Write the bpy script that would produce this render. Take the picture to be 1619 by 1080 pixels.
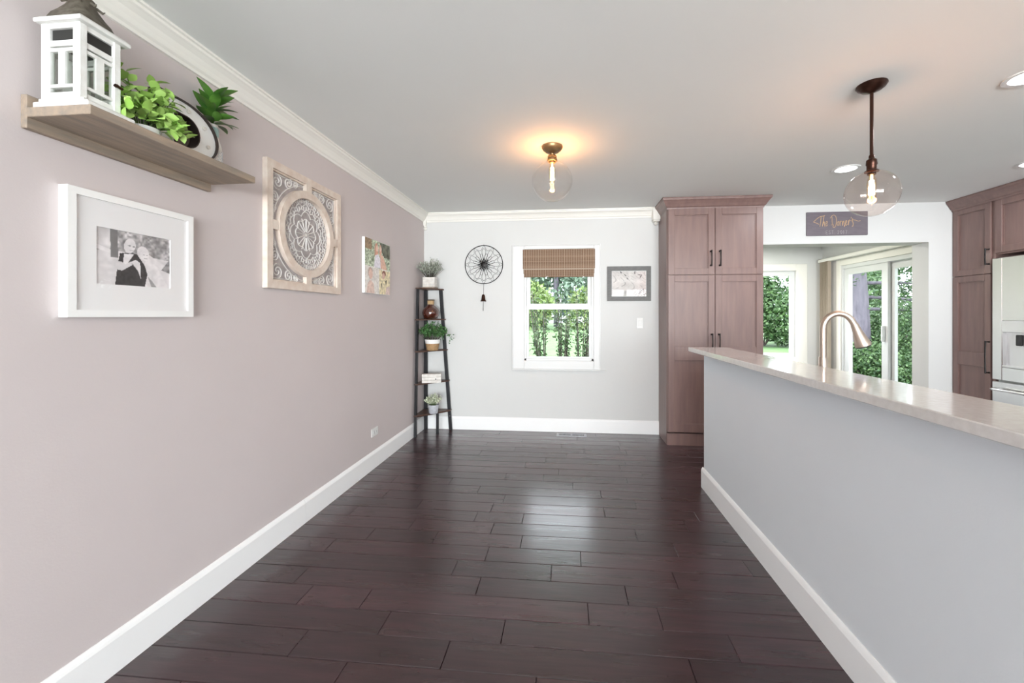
import bpy, bmesh, math, random
import numpy as np
from mathutils import Vector, Matrix

# ------------------------------------------------------------------ clear
for o in list(bpy.data.objects):
    bpy.data.objects.remove(o)
scene = bpy.context.scene
COL = scene.collection
random.seed(7)
PI = math.pi

# ------------------------------------------------------------------ camera
IMG_W, IMG_H = 1619.0, 1080.0
FPX, PPX, PPY, CAM_H = 640.0, 837.0, 499.0, 1.282
cam_d = bpy.data.cameras.new('camera')
cam = bpy.data.objects.new('camera', cam_d)
COL.objects.link(cam)
cam_d.sensor_fit = 'HORIZONTAL'
cam_d.sensor_width = 36.0
cam_d.lens = 36.0 * FPX / IMG_W
cam_d.shift_x = -(PPX - IMG_W / 2) / IMG_W
cam_d.shift_y = (PPY - IMG_H / 2) / IMG_W
cam_d.clip_start = 0.05
cam_d.clip_end = 300
cam.location = (0, 0, CAM_H)
cam.rotation_euler = (PI / 2, 0, math.atan(60 / 640.0))
scene.camera = cam

# ------------------------------------------------------------------ world, sun, daylight, exposure
scene.view_settings.view_transform = 'Standard'
scene.view_settings.look = 'None'
scene.view_settings.gamma = 1.0
scene.view_settings.use_curve_mapping = False
scene.view_settings.exposure = 0.20
world = bpy.data.worlds.new('sky')
scene.world = world
world.use_nodes = True
wn = world.node_tree
wn.nodes.clear()
w_out = wn.nodes.new('ShaderNodeOutputWorld')
w_bg = wn.nodes.new('ShaderNodeBackground')
w_bg.inputs[0].default_value = (0.86, 0.93, 1.0, 1)
w_bg.inputs[1].default_value = 7.0
wn.links.new(w_bg.outputs[0], w_out.inputs[0])

def lamp(name, typ, loc, energy, color, rot=(0, 0, 0), **kw):
    d = bpy.data.lights.new(name, typ)
    d.energy = energy
    d.color = color
    for k, v in kw.items():
        setattr(d, k, v)
    o = bpy.data.objects.new(name, d)
    o.location = loc
    o.rotation_euler = rot
    COL.objects.link(o)
    return o

lamp('sun', 'SUN', (-20, 5, 30), 1.5, (1.0, 0.95, 0.86), rot=(math.radians(-12), math.radians(-38), 0), angle=math.radians(3))
# daylight entering the big windows of the living area behind the camera, and the other openings
lamp('daylight_living_room_window', 'AREA', (0.9, -5.68, 1.30), 235, (0.86, 0.94, 1.0), rot=(PI / 2, 0, 0),
     shape='RECTANGLE', size=4.4, size_y=1.85)
# added fill, tilted up at the same windows to brighten the ceiling
lamp('added_ceiling_fill', 'AREA', (0.9, -5.72, 0.85), 470, (0.95, 0.985, 0.97), rot=(PI / 2 + math.radians(32), 0, 0),
     shape='RECTANGLE', size=4.4, size_y=1.0)

# ------------------------------------------------------------------ materials
def lin(c):
    return tuple(((x / 255.0) / 12.92 if x / 255.0 <= 0.04045 else (((x / 255.0) + 0.055) / 1.055) ** 2.4) for x in c)

MATS = {}
def mat(name, color=(0.8, 0.8, 0.8), rough=0.5, metal=0.0, spec=0.5, var=0.0, scale=8.0, stretch=(1, 1, 1), bump=0.0,
        bscale=40.0, coat=0.0, coat_rough=0.1, color2=None, island=None, objrand=0.0, emis=None, estr=0.0, rvar=0.0, attr=None,
        trans=0.0):
    m = bpy.data.materials.new(name)
    m.use_nodes = True
    nt = m.node_tree
    b = nt.nodes['Principled BSDF']
    b.inputs['Roughness'].default_value = rough
    b.inputs['Metallic'].default_value = metal
    b.inputs['Specular IOR Level'].default_value = spec
    b.inputs['Coat Weight'].default_value = coat
    b.inputs['Coat Roughness'].default_value = coat_rough
    b.inputs['Base Color'].default_value = (*color, 1)
    if emis:
        b.inputs['Emission Color'].default_value = (*emis, 1)
        b.inputs['Emission Strength'].default_value = estr
    tc = nt.nodes.new('ShaderNodeTexCoord')
    mp = nt.nodes.new('ShaderNodeMapping')
    nt.links.new(tc.outputs['Object'], mp.inputs['Vector'])
    mp.inputs['Scale'].default_value = stretch
    oi = None
    if objrand:
        oi = nt.nodes.new('ShaderNodeObjectInfo')
        mul = nt.nodes.new('ShaderNodeMath'); mul.operation = 'MULTIPLY'; mul.inputs[1].default_value = 37.0
        nt.links.new(oi.outputs['Random'], mul.inputs[0])
        cmb = nt.nodes.new('ShaderNodeCombineXYZ')
        for i in range(3):
            nt.links.new(mul.outputs[0], cmb.inputs[i])
        nt.links.new(cmb.outputs[0], mp.inputs['Location'])
    if attr:
        a = nt.nodes.new('ShaderNodeVertexColor'); a.layer_name = attr
        nt.links.new(a.outputs['Color'], b.inputs['Base Color'])
    elif var > 0 or color2 is not None or island is not None:
        c2 = color2 if color2 is not None else tuple(max(0, x * (1 - var)) for x in color)
        mix = nt.nodes.new('ShaderNodeMix'); mix.data_type = 'RGBA'
        mix.inputs[6].default_value = (*color, 1)
        mix.inputs[7].default_value = (*c2, 1)
        if island is not None:
            g = nt.nodes.new('ShaderNodeNewGeometry')
            nt.links.new(g.outputs['Random Per Island'], mix.inputs[0])
        else:
            n = nt.nodes.new('ShaderNodeTexNoise')
            n.inputs['Scale'].default_value = scale
            n.inputs['Detail'].default_value = 5
            nt.links.new(mp.outputs[0], n.inputs['Vector'])
            rp = nt.nodes.new('ShaderNodeMapRange')
            rp.inputs[1].default_value = 0.32; rp.inputs[2].default_value = 0.68
            nt.links.new(n.outputs['Fac'], rp.inputs[0])
            nt.links.new(rp.outputs[0], mix.inputs[0])
        out = mix.outputs[2]
        if objrand:
            hs = nt.nodes.new('ShaderNodeHueSaturation')
            mr = nt.nodes.new('ShaderNodeMapRange')
            mr.inputs[3].default_value = 1 - objrand; mr.inputs[4].default_value = 1 + objrand
            nt.links.new(oi.outputs['Random'], mr.inputs[0])
            nt.links.new(mr.outputs[0], hs.inputs['Value'])
            nt.links.new(out, hs.inputs['Color'])
            out = hs.outputs[0]
        nt.links.new(out, b.inputs['Base Color'])
    if rvar:
        n3 = nt.nodes.new('ShaderNodeTexNoise'); n3.inputs['Scale'].default_value = scale * 0.6
        nt.links.new(mp.outputs[0], n3.inputs['Vector'])
        mr3 = nt.nodes.new('ShaderNodeMapRange')
        mr3.inputs[1].default_value = 0.3; mr3.inputs[2].default_value = 0.7
        mr3.inputs[3].default_value = max(0.02, rough - rvar); mr3.inputs[4].default_value = rough + rvar
        nt.links.new(n3.outputs['Fac'], mr3.inputs[0])
        nt.links.new(mr3.outputs[0], b.inputs['Roughness'])
    if bump:
        n2 = nt.nodes.new('ShaderNodeTexNoise')
        n2.inputs['Scale'].default_value = bscale
        n2.inputs['Detail'].default_value = 4
        nt.links.new(mp.outputs[0], n2.inputs['Vector'])
        bp = nt.nodes.new('ShaderNodeBump')
        bp.inputs['Strength'].default_value = bump
        bp.inputs['Distance'].default_value = 0.01
        nt.links.new(n2.outputs['Fac'], bp.inputs['Height'])
        nt.links.new(bp.outputs[0], b.inputs['Normal'])
        if coat:
            nt.links.new(bp.outputs[0], b.inputs['Coat Normal'])
    MATS[name] = m
    return m

def thin_glass(name, tint=(1, 1, 1), ior=1.45, boost=1.0, graze=0.55):
    m = bpy.data.materials.new(name)
    m.use_nodes = True
    nt = m.node_tree
    nt.nodes.clear()
    o = nt.nodes.new('ShaderNodeOutputMaterial')
    mx = nt.nodes.new('ShaderNodeMixShader')
    f0 = ((ior - 1) / (ior + 1)) ** 2 * boost
    lw = nt.nodes.new('ShaderNodeLayerWeight'); lw.inputs[0].default_value = 0.5
    fr = nt.nodes.new('ShaderNodeMath'); fr.operation = 'POWER'; fr.inputs[1].default_value = 4.0
    nt.links.new(lw.outputs['Facing'], fr.inputs[0])
    mu = nt.nodes.new('ShaderNodeMath'); mu.operation = 'MULTIPLY_ADD'; mu.use_clamp = True
    mu.inputs[1].default_value = graze; mu.inputs[2].default_value = f0
    tr = nt.nodes.new('ShaderNodeBsdfTransparent'); tr.inputs[0].default_value = (*tint, 1)
    gl = nt.nodes.new('ShaderNodeBsdfGlossy'); gl.inputs['Roughness'].default_value = 0.02
    nt.links.new(fr.outputs[0], mu.inputs[0])
    nt.links.new(mu.outputs[0], mx.inputs[0])
    nt.links.new(tr.outputs[0], mx.inputs[1])
    nt.links.new(gl.outputs[0], mx.inputs[2])
    nt.links.new(mx.outputs[0], o.inputs[0])
    MATS[name] = m
    return m

M = MATS
mat('taupe_wall', (0.60, 0.535, 0.53), 0.75, var=0.03, scale=2.0, bump=0.04, bscale=180)
mat('white_wall', (0.66, 0.66, 0.65), 0.7, var=0.02, scale=2.0, bump=0.03, bscale=180)
mat('cool_white_wall', (0.71, 0.74, 0.77), 0.7, var=0.02, scale=2.0, bump=0.03, bscale=180)
mat('ceiling_paint', (0.80, 0.81, 0.79), 0.85, var=0.02, scale=1.5)
mat('baseboard_white', (0.90, 0.90, 0.90), 0.4)
mat('trim_white', (0.72, 0.72, 0.715), 0.4)
mat('cream_trim', (0.84, 0.82, 0.77), 0.45)
mat('plank', (0.050, 0.019, 0.023), 0.30, color2=(0.028, 0.011, 0.014), scale=6, stretch=(0.5, 6, 1), bump=0.05, bscale=14,
    objrand=0.28, coat=0.6, coat_rough=0.21, rvar=0.05)
mat('subfloor', (0.01, 0.006, 0.006), 0.8)
mat('wood_cabinet', (0.212, 0.130, 0.114), 0.40, color2=(0.172, 0.104, 0.093), scale=5, stretch=(6, 6, 0.6), bump=0.03, bscale=30, coat=0.22, coat_rough=0.34)
mat('cabinet_dark', (0.05, 0.03, 0.028), 0.6)
mat('black_metal', (0.015, 0.013, 0.013), 0.4, metal=0.6)
mat('bronze', (0.05, 0.022, 0.015), 0.28, metal=0.8)
mat('antique_brass', (0.30, 0.20, 0.10), 0.38, metal=0.85)
mat('brass', (0.7, 0.42, 0.16), 0.3, metal=0.9)
mat('nickel', (0.50, 0.42, 0.36), 0.40, metal=1.0)
mat('stainless', (0.70, 0.70, 0.70), 0.2, metal=1.0, bump=0.10, bscale=2.5, stretch=(1, 2.0, 0.35))
mat('stainless_light', (0.74, 0.74, 0.75), 0.32, metal=0.7)
mat('fridge_side', (0.45, 0.47, 0.46), 0.4, metal=0.5)
mat('plastic_black', (0.02, 0.02, 0.022), 0.35)
mat('plastic_white', (0.74, 0.74, 0.73), 0.4)
mat('quartz', (0.66, 0.635, 0.615), 0.13, color2=(0.60, 0.57, 0.55), scale=60, coat=0.3, coat_rough=0.05)
mat('shelf_wood', (0.36, 0.27, 0.20), 0.65, color2=(0.24, 0.20, 0.165), scale=9, stretch=(5, 0.7, 5), bump=0.2, bscale=30)
mat('white_paint_worn', (0.82, 0.82, 0.80), 0.6, color2=(0.72, 0.71, 0.68), scale=30, bump=0.15, bscale=60)
mat('lantern_roof', (0.09, 0.075, 0.055), 0.55, metal=0.5, color2=(0.17, 0.15, 0.12), scale=60, bump=0.2, bscale=80)
mat('candle_dark', (0.02, 0.02, 0.018), 0.6)
mat('leaf_lime', (0.27, 0.48, 0.08), 0.5, color2=(0.46, 0.66, 0.20), scale=3, objrand=0.3)
mat('leaf_deep', (0.032, 0.12, 0.016), 0.35, color2=(0.12, 0.26, 0.045), scale=14, objrand=0.3)
mat('leaf_sage', (0.20, 0.235, 0.17), 0.6, color2=(0.55, 0.58, 0.50), island=1)
mat('leaf_green', (0.025, 0.095, 0.022), 0.5, color2=(0.10, 0.25, 0.07), island=1)
mat('leaf_pale', (0.40, 0.47, 0.27), 0.6, color2=(0.78, 0.80, 0.66), island=1)
mat('stem_green', (0.10, 0.16, 0.05), 0.6)
mat('stem_dark', (0.05, 0.045, 0.03), 0.7)
mat('ceramic_white', (0.80, 0.79, 0.77), 0.35)
mat('ceramic_grey', (0.52, 0.53, 0.56), 0.5, color2=(0.40, 0.41, 0.45), scale=40)
mat('teal_ribbon', (0.36, 0.50, 0.48), 0.6)
mat('whitewash_box', (0.78, 0.75, 0.71), 0.8, color2=(0.60, 0.56, 0.52), scale=25)
mat('basket_tan', (0.43, 0.27, 0.13), 0.8, color2=(0.30, 0.18, 0.09), scale=60, bump=0.5, bscale=90)
mat('rope', (0.48, 0.33, 0.18), 0.9, bump=0.4, bscale=120)
mat('amber_glass', (0.060, 0.012, 0.006), 0.06, spec=0.8, coat=1.0, coat_rough=0.03)
mat('cork', (0.05, 0.03, 0.02), 0.8)
mat('shelf_black', (0.012, 0.012, 0.015), 0.38, metal=0.2)
mat('shelf_rustic', (0.10, 0.052, 0.036), 0.35, color2=(0.06, 0.03, 0.022), scale=8, stretch=(2, 8, 1))
mat('wood_pale', (0.74, 0.65, 0.575), 0.7, color2=(0.65, 0.53, 0.455), scale=7, stretch=(3, 3, 3), bump=0.1, bscale=40)
mat('embossed', rough=0.55, metal=0.15, attr='Col')
mat('print', rough=0.6, attr='Col')
mat('print_gloss', rough=0.45, attr='Col')
mat('mat_board', (0.86, 0.84, 0.84), 0.9)
mat('frame_white', (0.85, 0.84, 0.83), 0.4)
mat('frame_grey', (0.13, 0.125, 0.12), 0.5, color2=(0.09, 0.088, 0.085), scale=12, stretch=(2, 8, 8))
mat('marquee_white', (0.82, 0.82, 0.80), 0.45)
mat('marquee_edge', (0.06, 0.045, 0.042), 0.5, metal=0.5)
mat('marquee_hole', (0.16, 0.125, 0.10), 0.5)
mat('bulb_small', (0.70, 0.66, 0.60), 0.2)
mat('reed', (0.20, 0.115, 0.07), 0.75, color2=(0.32, 0.21, 0.14), island=1)
mat('reed_thread', (0.52, 0.42, 0.31), 0.8)
mat('blind_beige', (0.55, 0.47, 0.38), 0.6, color2=(0.45, 0.37, 0.29), scale=2)
mat('vinyl_white', (0.70, 0.71, 0.71), 0.35)
mat('sign_board', (0.17, 0.145, 0.165), 0.7, color2=(0.14, 0.12, 0.14), scale=10, stretch=(1, 6, 6))
mat('sign_gold', (0.60, 0.40, 0.22), 0.5)
mat('sign_grey', (0.38, 0.36, 0.36), 0.6)
mat('bulb_glow', (1, 0.8, 0.5), 0.4, emis=(1.0, 0.56, 0.22), estr=9.0)
mat('filament', (1, 0.9, 0.7), 0.4, emis=(1.0, 0.80, 0.50), estr=40.0)
mat('downlight_glow', (1, 1, 1), 0.4, emis=(0.95, 0.97, 1.0), estr=9.0)
mat('lawn', (0.065, 0.14, 0.04), 0.9, color2=(0.10, 0.17, 0.06), scale=1.2, bump=0.6, bscale=30)
mat('foliage_shrub', (0.0217, 0.0527, 0.0186), 0.6, color2=(0.0806, 0.1364, 0.0434), island=1)
mat('foliage_bush', (0.0186, 0.0558, 0.0155), 0.6, color2=(0.0868, 0.1550, 0.0496), island=1)
mat('foliage_hedge', (0.0112, 0.0310, 0.0112), 0.6, color2=(0.0434, 0.0930, 0.0310), island=1)
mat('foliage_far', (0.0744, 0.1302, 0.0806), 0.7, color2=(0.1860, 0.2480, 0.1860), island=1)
mat('foliage_yellow', (0.1240, 0.1984, 0.0496), 0.7, color2=(0.2356, 0.2976, 0.1116), island=1)
mat('bark', (0.16, 0.14, 0.17), 0.9, color2=(0.09, 0.08, 0.10), scale=6, stretch=(4, 4, 0.6), bump=0.8, bscale=12)
mat('bark_thin', (0.12, 0.10, 0.085), 0.9)
mat('siding', (0.66, 0.64, 0.70), 0.8)
mat('roof_grey', (0.22, 0.22, 0.25), 0.9)
mat('dark_pane', (0.06, 0.07, 0.09), 0.1)
mat('patio', (0.42, 0.41, 0.39), 0.9, var=0.2, scale=4)
thin_glass('window_glass', boost=0.012, graze=0.05)
thin_glass('globe_clear', (0.997, 0.992, 0.985), 1.45, 1.2)
thin_glass('globe_amber', (0.985, 0.935, 0.91), 1.45, 1.4)
thin_glass('bulb_glass', (0.99, 0.93, 0.82), 1.4, 1.0)
thin_glass('lantern_glass', (0.93, 0.95, 0.93))
thin_glass('picture_glass', (1, 1, 1), 1.45, 0.35)

# ------------------------------------------------------------------ mesh helpers
class MB:
    def __init__(self):
        self.v = []; self.f = []
    def add(self, vs, fs):
        n = len(self.v)
        self.v += [tuple(p) for p in vs]
        self.f += [tuple(i + n for i in f) for f in fs]
        return self
    def box(self, x0, x1, y0, y1, z0, z1, c=0.0):
        if x1 < x0: x0, x1 = x1, x0
        if y1 < y0: y0, y1 = y1, y0
        if z1 < z0: z0, z1 = z1, z0
        c = min(c, (x1 - x0) * .45, (y1 - y0) * .45, (z1 - z0) * .45)
        if c <= 0:
            vs = [(x, y, z) for z in (z0, z1) for y in (y0, y1) for x in (x0, x1)]
            fs = [(0, 2, 3, 1), (4, 5, 7, 6), (0, 1, 5, 4), (2, 6, 7, 3), (0, 4, 6, 2), (1, 3, 7, 5)]
            return self.add(vs, fs)
        vs = []; idx = {}
        X = (x0, x1); Y = (y0, y1); Z = (z0, z1)
        for i in (0, 1):
            for j in (0, 1):
                for k in (0, 1):
                    sx = c if i == 0 else -c; sy = c if j == 0 else -c; sz = c if k == 0 else -c
                    idx[(i, j, k, 0)] = len(vs); vs.append((X[i], Y[j] + sy, Z[k] + sz))
                    idx[(i, j, k, 1)] = len(vs); vs.append((X[i] + sx, Y[j], Z[k] + sz))
                    idx[(i, j, k, 2)] = len(vs); vs.append((X[i] + sx, Y[j] + sy, Z[k]))
        I = idx; fs = []
        for i in (0, 1):
            q = [I[(i, 0, 0, 0)], I[(i, 1, 0, 0)], I[(i, 1, 1, 0)], I[(i, 0, 1, 0)]]
            fs.append(q if i else q[::-1])
            q = [I[(0, i, 0, 1)], I[(0, i, 1, 1)], I[(1, i, 1, 1)], I[(1, i, 0, 1)]]
            fs.append(q if i else q[::-1])
            q = [I[(0, 0, i, 2)], I[(1, 0, i, 2)], I[(1, 1, i, 2)], I[(0, 1, i, 2)]]
            fs.append(q if i else q[::-1])
        for a in (0, 1):
            for b in (0, 1):
                fs.append([I[(0, a, b, 1)], I[(0, a, b, 2)], I[(1, a, b, 2)], I[(1, a, b, 1)]])
                fs.append([I[(a, 0, b, 0)], I[(a, 0, b, 2)], I[(a, 1, b, 2)], I[(a, 1, b, 0)]])
                fs.append([I[(a, b, 0, 0)], I[(a, b, 0, 1)], I[(a, b, 1, 1)], I[(a, b, 1, 0)]])
                for k in (0, 1):
                    fs.append([I[(a, b, k, 0)], I[(a, b, k, 1)], I[(a, b, k, 2)]])
        return self.add(vs, fs)
    def lathe(self, cx, cy, prof, n=24, cap=True):
        vs = []; fs = []
        for (r, z) in prof:
            for i in range(n):
                a = 2 * PI * i / n
                vs.append((cx + r * math.cos(a), cy + r * math.sin(a), z))
        for k in range(len(prof) - 1):
            for i in range(n):
                j = (i + 1) % n
                fs.append((k * n + i, k * n + j, (k + 1) * n + j, (k + 1) * n + i))
        if cap:
            fs.append(tuple(range(n))[::-1])
            fs.append(tuple((len(prof) - 1) * n + i for i in range(n)))
        return self.add(vs, fs)
    def tube(self, pts, r, n=8, closed=False, cap=True):
        pts = [Vector(p) for p in pts]
        m = len(pts)
        rs = r if isinstance(r, (list, tuple)) else [r] * m
        vs = []; fs = []
        prev = None
        for i, p in enumerate(pts):
            if closed:
                t = pts[(i + 1) % m] - pts[i - 1]
            else:
                t = pts[min(i + 1, m - 1)] - pts[max(i - 1, 0)]
            if t.length < 1e-9: t = Vector((0, 0, 1))
            t.normalize()
            if prev is None:
                a = Vector((0, 0, 1)) if abs(t.z) < 0.9 else Vector((1, 0, 0))
                nrm = t.cross(a).normalized()
            else:
                nrm = (prev - t * prev.dot(t))
                if nrm.length < 1e-6:
                    nrm = t.cross(Vector((0, 0, 1)))
                nrm.normalize()
            prev = nrm
            b = t.cross(nrm)
            for k in range(n):
                a = 2 * PI * k / n
                vs.append(p + (nrm * math.cos(a) + b * math.sin(a)) * rs[i])
        for i in range(m if closed else m - 1):
            j = (i + 1) % m
            for k in range(n):
                l = (k + 1) % n
                fs.append((i * n + k, i * n + l, j * n + l, j * n + k))
        if cap and not closed:
            fs.append(tuple(range(n))[::-1])
            fs.append(tuple((m - 1) * n + k for k in range(n)))
        return self.add(vs, fs)
    def prism(self, poly, fn, d0, d1):
        """poly: list of (u, v); fn(u, v, d) -> point; extruded from d0 to d1"""
        n = len(poly)
        vs = [fn(u, v, d0) for u, v in poly] + [fn(u, v, d1) for u, v in poly]
        fs = [tuple(range(n))[::-1], tuple(range(n, 2 * n))]
        for i in range(n):
            j = (i + 1) % n
            fs.append((i, j, n + j, n + i))
        return self.add(vs, fs)
    def ring(self, outer, inner, fn, d0, d1):
        """closed band between two loops with the same number of points"""
        n = len(outer)
        vs = [fn(u, v, d0) for u, v in outer] + [fn(u, v, d0) for u, v in inner] + \
             [fn(u, v, d1) for u, v in outer] + [fn(u, v, d1) for u, v in inner]
        fs = []
        for i in range(n):
            j = (i + 1) % n
            fs += [(i, j, n + j, n + i), (2 * n + i, 3 * n + i, 3 * n + j, 2 * n + j),
                   (i, 2 * n + i, 2 * n + j, j), (n + i, n + j, 3 * n + j, 3 * n + i)]
        return self.add(vs, fs)
    def sphere(self, c, r, n=24, m=14, a0=0.0, a1=PI, sz=1.0):
        prof = []
        for k in range(m + 1):
            t = a0 + (a1 - a0) * k / m
            prof.append((max(1e-4, r * math.sin(t)), c[2] - r * math.cos(t) * sz))
        return self.lathe(c[0], c[1], prof, n, cap=False)
    def build(self, name, m, parent=None, smooth=False, fix=True):
        off = root_loc(parent)
        me = bpy.data.meshes.new(name)
        me.from_pydata([(x - off.x, y - off.y, z - off.z) for x, y, z in self.v], [], self.f)
        if fix:
            bm = bmesh.new(); bm.from_mesh(me)
            bmesh.ops.recalc_face_normals(bm, faces=bm.faces)
            bm.to_mesh(me); bm.free()
        me.materials.append(M[m])
        if smooth:
            me.polygons.foreach_set('use_smooth', [True] * len(me.polygons))
            if smooth != 'all':
                try:
                    me.set_sharp_from_angle(angle=math.radians(40))
                except Exception:
                    pass
        o = bpy.data.objects.new(name, me)
        COL.objects.link(o)
        if parent is not None:
            o.parent = parent
        return o

def root_loc(p):
    v = Vector((0, 0, 0))
    while p is not None:
        v += Vector(p.location)
        p = p.parent
    return v

def tag(o, label=None, cat=None, group=None, kind=None):
    if label: o['label'] = label
    if cat: o['category'] = cat
    if group: o['group'] = group
    if kind: o['kind'] = kind
    return o

def thing(name, loc, label, cat, group=None):
    o = bpy.data.objects.new(name, None)
    o.empty_display_size = 0.05
    o.location = loc
    COL.objects.link(o)
    return tag(o, label, cat, group)

def struct_root(name, loc=(0, 0, 0)):
    o = bpy.data.objects.new(name, None)
    o.empty_display_size = 0.05
    o.location = loc
    COL.objects.link(o)
    return tag(o, kind='structure')

def struct(name, mb, m, smooth=False):
    return tag(mb.build(name, m, None, smooth), kind='structure')

def fX(x0, sgn=1):      # plane facing +X (sgn 1) or -X; u = world Y, v = world Z
    return lambda u, v, d: (x0 + sgn * d, u, v)
def fY(y0, sgn=-1):     # plane facing -Y by default; u = world X
    return lambda u, v, d: (u, y0 + sgn * d, v)

def bent_leaf(L, W, curl=0.25, fold=0.25, seg=4):
    """leaf along +X, normal +Z"""
    vs = []; fs = []
    for i in range(seg + 1):
        t = i / seg
        w = W * 0.5 * (math.sin(PI * min(1, t * 0.92 + 0.06)) ** 0.85)
        x = L * t
        z = -curl * L * t * t
        vs += [(x, -w, z + fold * w), (x, 0, z), (x, w, z + fold * w)]
    for i in range(seg):
        a = i * 3
        fs += [(a, a + 3, a + 4, a + 1), (a + 1, a + 4, a + 5, a + 2)]
    return vs, fs

def mesh_from(name, vs, fs, m, smooth=True):
    me = bpy.data.meshes.new(name)
    me.from_pydata(vs, [], fs)
    me.materials.append(M[m])
    if smooth:
        me.polygons.foreach_set('use_smooth', [True] * len(me.polygons))
    return me

def leaf_cloud(name, pts, size, m, parent=None, seed=1, aspect=0.55, up=0.3, dirs=None):
    """many small leaves, each a folded pair of quads, as one mesh"""
    rng = np.random.default_rng(seed)
    off = np.array(root_loc(parent))
    P = np.asarray(pts, float) - off
    n = len(P)
    d = rng.normal(size=(n, 3)) if dirs is None else np.asarray(dirs) + rng.normal(size=(n, 3)) * 0.45
    d[:, 2] += up
    d /= np.linalg.norm(d, axis=1)[:, None]
    a = rng.normal(size=(n, 3))
    w = np.cross(d, a); w /= np.linalg.norm(w, axis=1)[:, None]
    nn = np.cross(d, w)
    s = size * rng.uniform(0.6, 1.3, size=n)[:, None]
    b = P; t = P + d * s
    mid = P + d * s * 0.5
    l = mid + w * s * aspect * 0.5 + nn * s * 0.08
    r = mid - w * s * aspect * 0.5 + nn * s * 0.08
    V = np.stack([b, l, t, r], 1).reshape(-1, 3)
    F = np.arange(n * 4).reshape(-1, 4)
    me = bpy.data.meshes.new(name)
    me.vertices.add(n * 4)
    me.vertices.foreach_set('co', V.ravel())
    me.loops.add(n * 4)
    me.loops.foreach_set('vertex_index', F.ravel())
    me.polygons.add(n)
    me.polygons.foreach_set('loop_start', np.arange(0, n * 4, 4))
    me.polygons.foreach_set('loop_total', np.full(n, 4))
    me.update(calc_edges=True)
    me.materials.append(M[m])
    o = bpy.data.objects.new(name, me)
    COL.objects.link(o)
    if parent is not None:
        o.parent = parent
    return o

def grid_print(name, m, parent, fn, u0, u1, v0, v1, nx, ny, colf, heightf=None, thick=0.0):
    """flat print (or embossed sheet): grid whose vertex colours come from colf(s, t) with s, t in 0..1"""
    off = root_loc(parent)
    us = np.linspace(0, 1, nx + 1); vs_ = np.linspace(0, 1, ny + 1)
    S, T = np.meshgrid(us, vs_)
    C = np.asarray(colf(S, T), float)
    H = heightf(S, T) if heightf is not None else np.zeros_like(S)
    V = []
    for j in range(ny + 1):
        for i in range(nx + 1):
            p = fn(u0 + (u1 - u0) * us[i], v0 + (v1 - v0) * vs_[j], H[j, i])
            V.append((p[0] - off.x, p[1] - off.y, p[2] - off.z))
    F = []
    w = nx + 1
    for j in range(ny):
        for i in range(nx):
            a = j * w + i
            F.append((a, a + 1, a + w + 1, a + w))
    me = bpy.data.meshes.new(name)
    me.from_pydata(V, [], F)
    bm = bmesh.new(); bm.from_mesh(me)
    bm.to_mesh(me); bm.free()
    ca = me.color_attributes.new('Col', 'FLOAT_COLOR', 'POINT')
    arr = np.ones((len(V), 4))
    arr[:, :3] = C.reshape(-1, 3)
    ca.data.foreach_set('color', arr.ravel())
    me.materials.append(M[m])
    o = bpy.data.objects.new(name, me)
    COL.objects.link(o)
    if parent is not None: o.parent = parent
    return o

# ------------------------------------------------------------------ room dimensions
XL, XR = -1.625, 4.56
YB, YR = 4.48, -5.5
ZC = 2.435
XN, YN = 4.0, 6.78          # breakfast nook right wall, back wall
OPX0, OPX1, OPZ = 1.75, 3.66, 2.03   # opening to the nook
WIN = (-0.475, 0.285, 0.785, 2.02)    # dining window opening

# floor ------------------------------------------------------------------
floor = struct('floor', MB().box(XL - .1, XR + .1, YR - .1, YN + .1, -0.06, -0.018), 'subfloor')
ROW = 0.1306; Y0 = 1.432
joints = {-1: [-.81, -.11], 0: [-1.05, -.46, .45], 1: [-.76, -.26, .64], 2: [-1.2, -.91, .09, .39], 3: [-1.31, -.42, .27],
          4: [-.57, -.08, .52], 5: [-1.32, -.43, .07], 6: [-1.15, -.76, -.26, .59], 7: [-.95, -.45, .4], 8: [-1.4, -.58, -.28, .72],
          9: [-1.0, -.5, .24], 10: [-1.3, -.44, .46], 11: [-1.11, -.65, .24, .66], 12: [-1.35, -.9, .04, .8], 13: [-1.19, -.49, -.19, .46],
          14: [-1.0, -.07, .6], 15: [-1.2, -.36, .44], 16: [-1.19, -.19, .5], 17: [-.81, -.01, .7], 18: [-1.1, -.5, .16, .55],
          19: [-.8, -.06, .5], 20: [-1.2, -.46, .52], 21: [-.9, .1, .8], 22: [-.73, .3], 23: [-1.1, 0.05, .65]}
pm = MB().box(-.5, .5, -ROW / 2 + .0007, ROW / 2 - .0007, -0.018, 0.0, 0.0022)
plank_me = bpy.data.meshes.new('plank')
plank_me.from_pydata(pm.v, [], pm.f)
bm_ = bmesh.new(); bm_.from_mesh(plank_me); bmesh.ops.recalc_face_normals(bm_, faces=bm_.faces); bm_.to_mesh(plank_me); bm_.free()
plank_me.materials.append(M['plank'])
rest = MB()
rj = random.Random(3)
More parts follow.
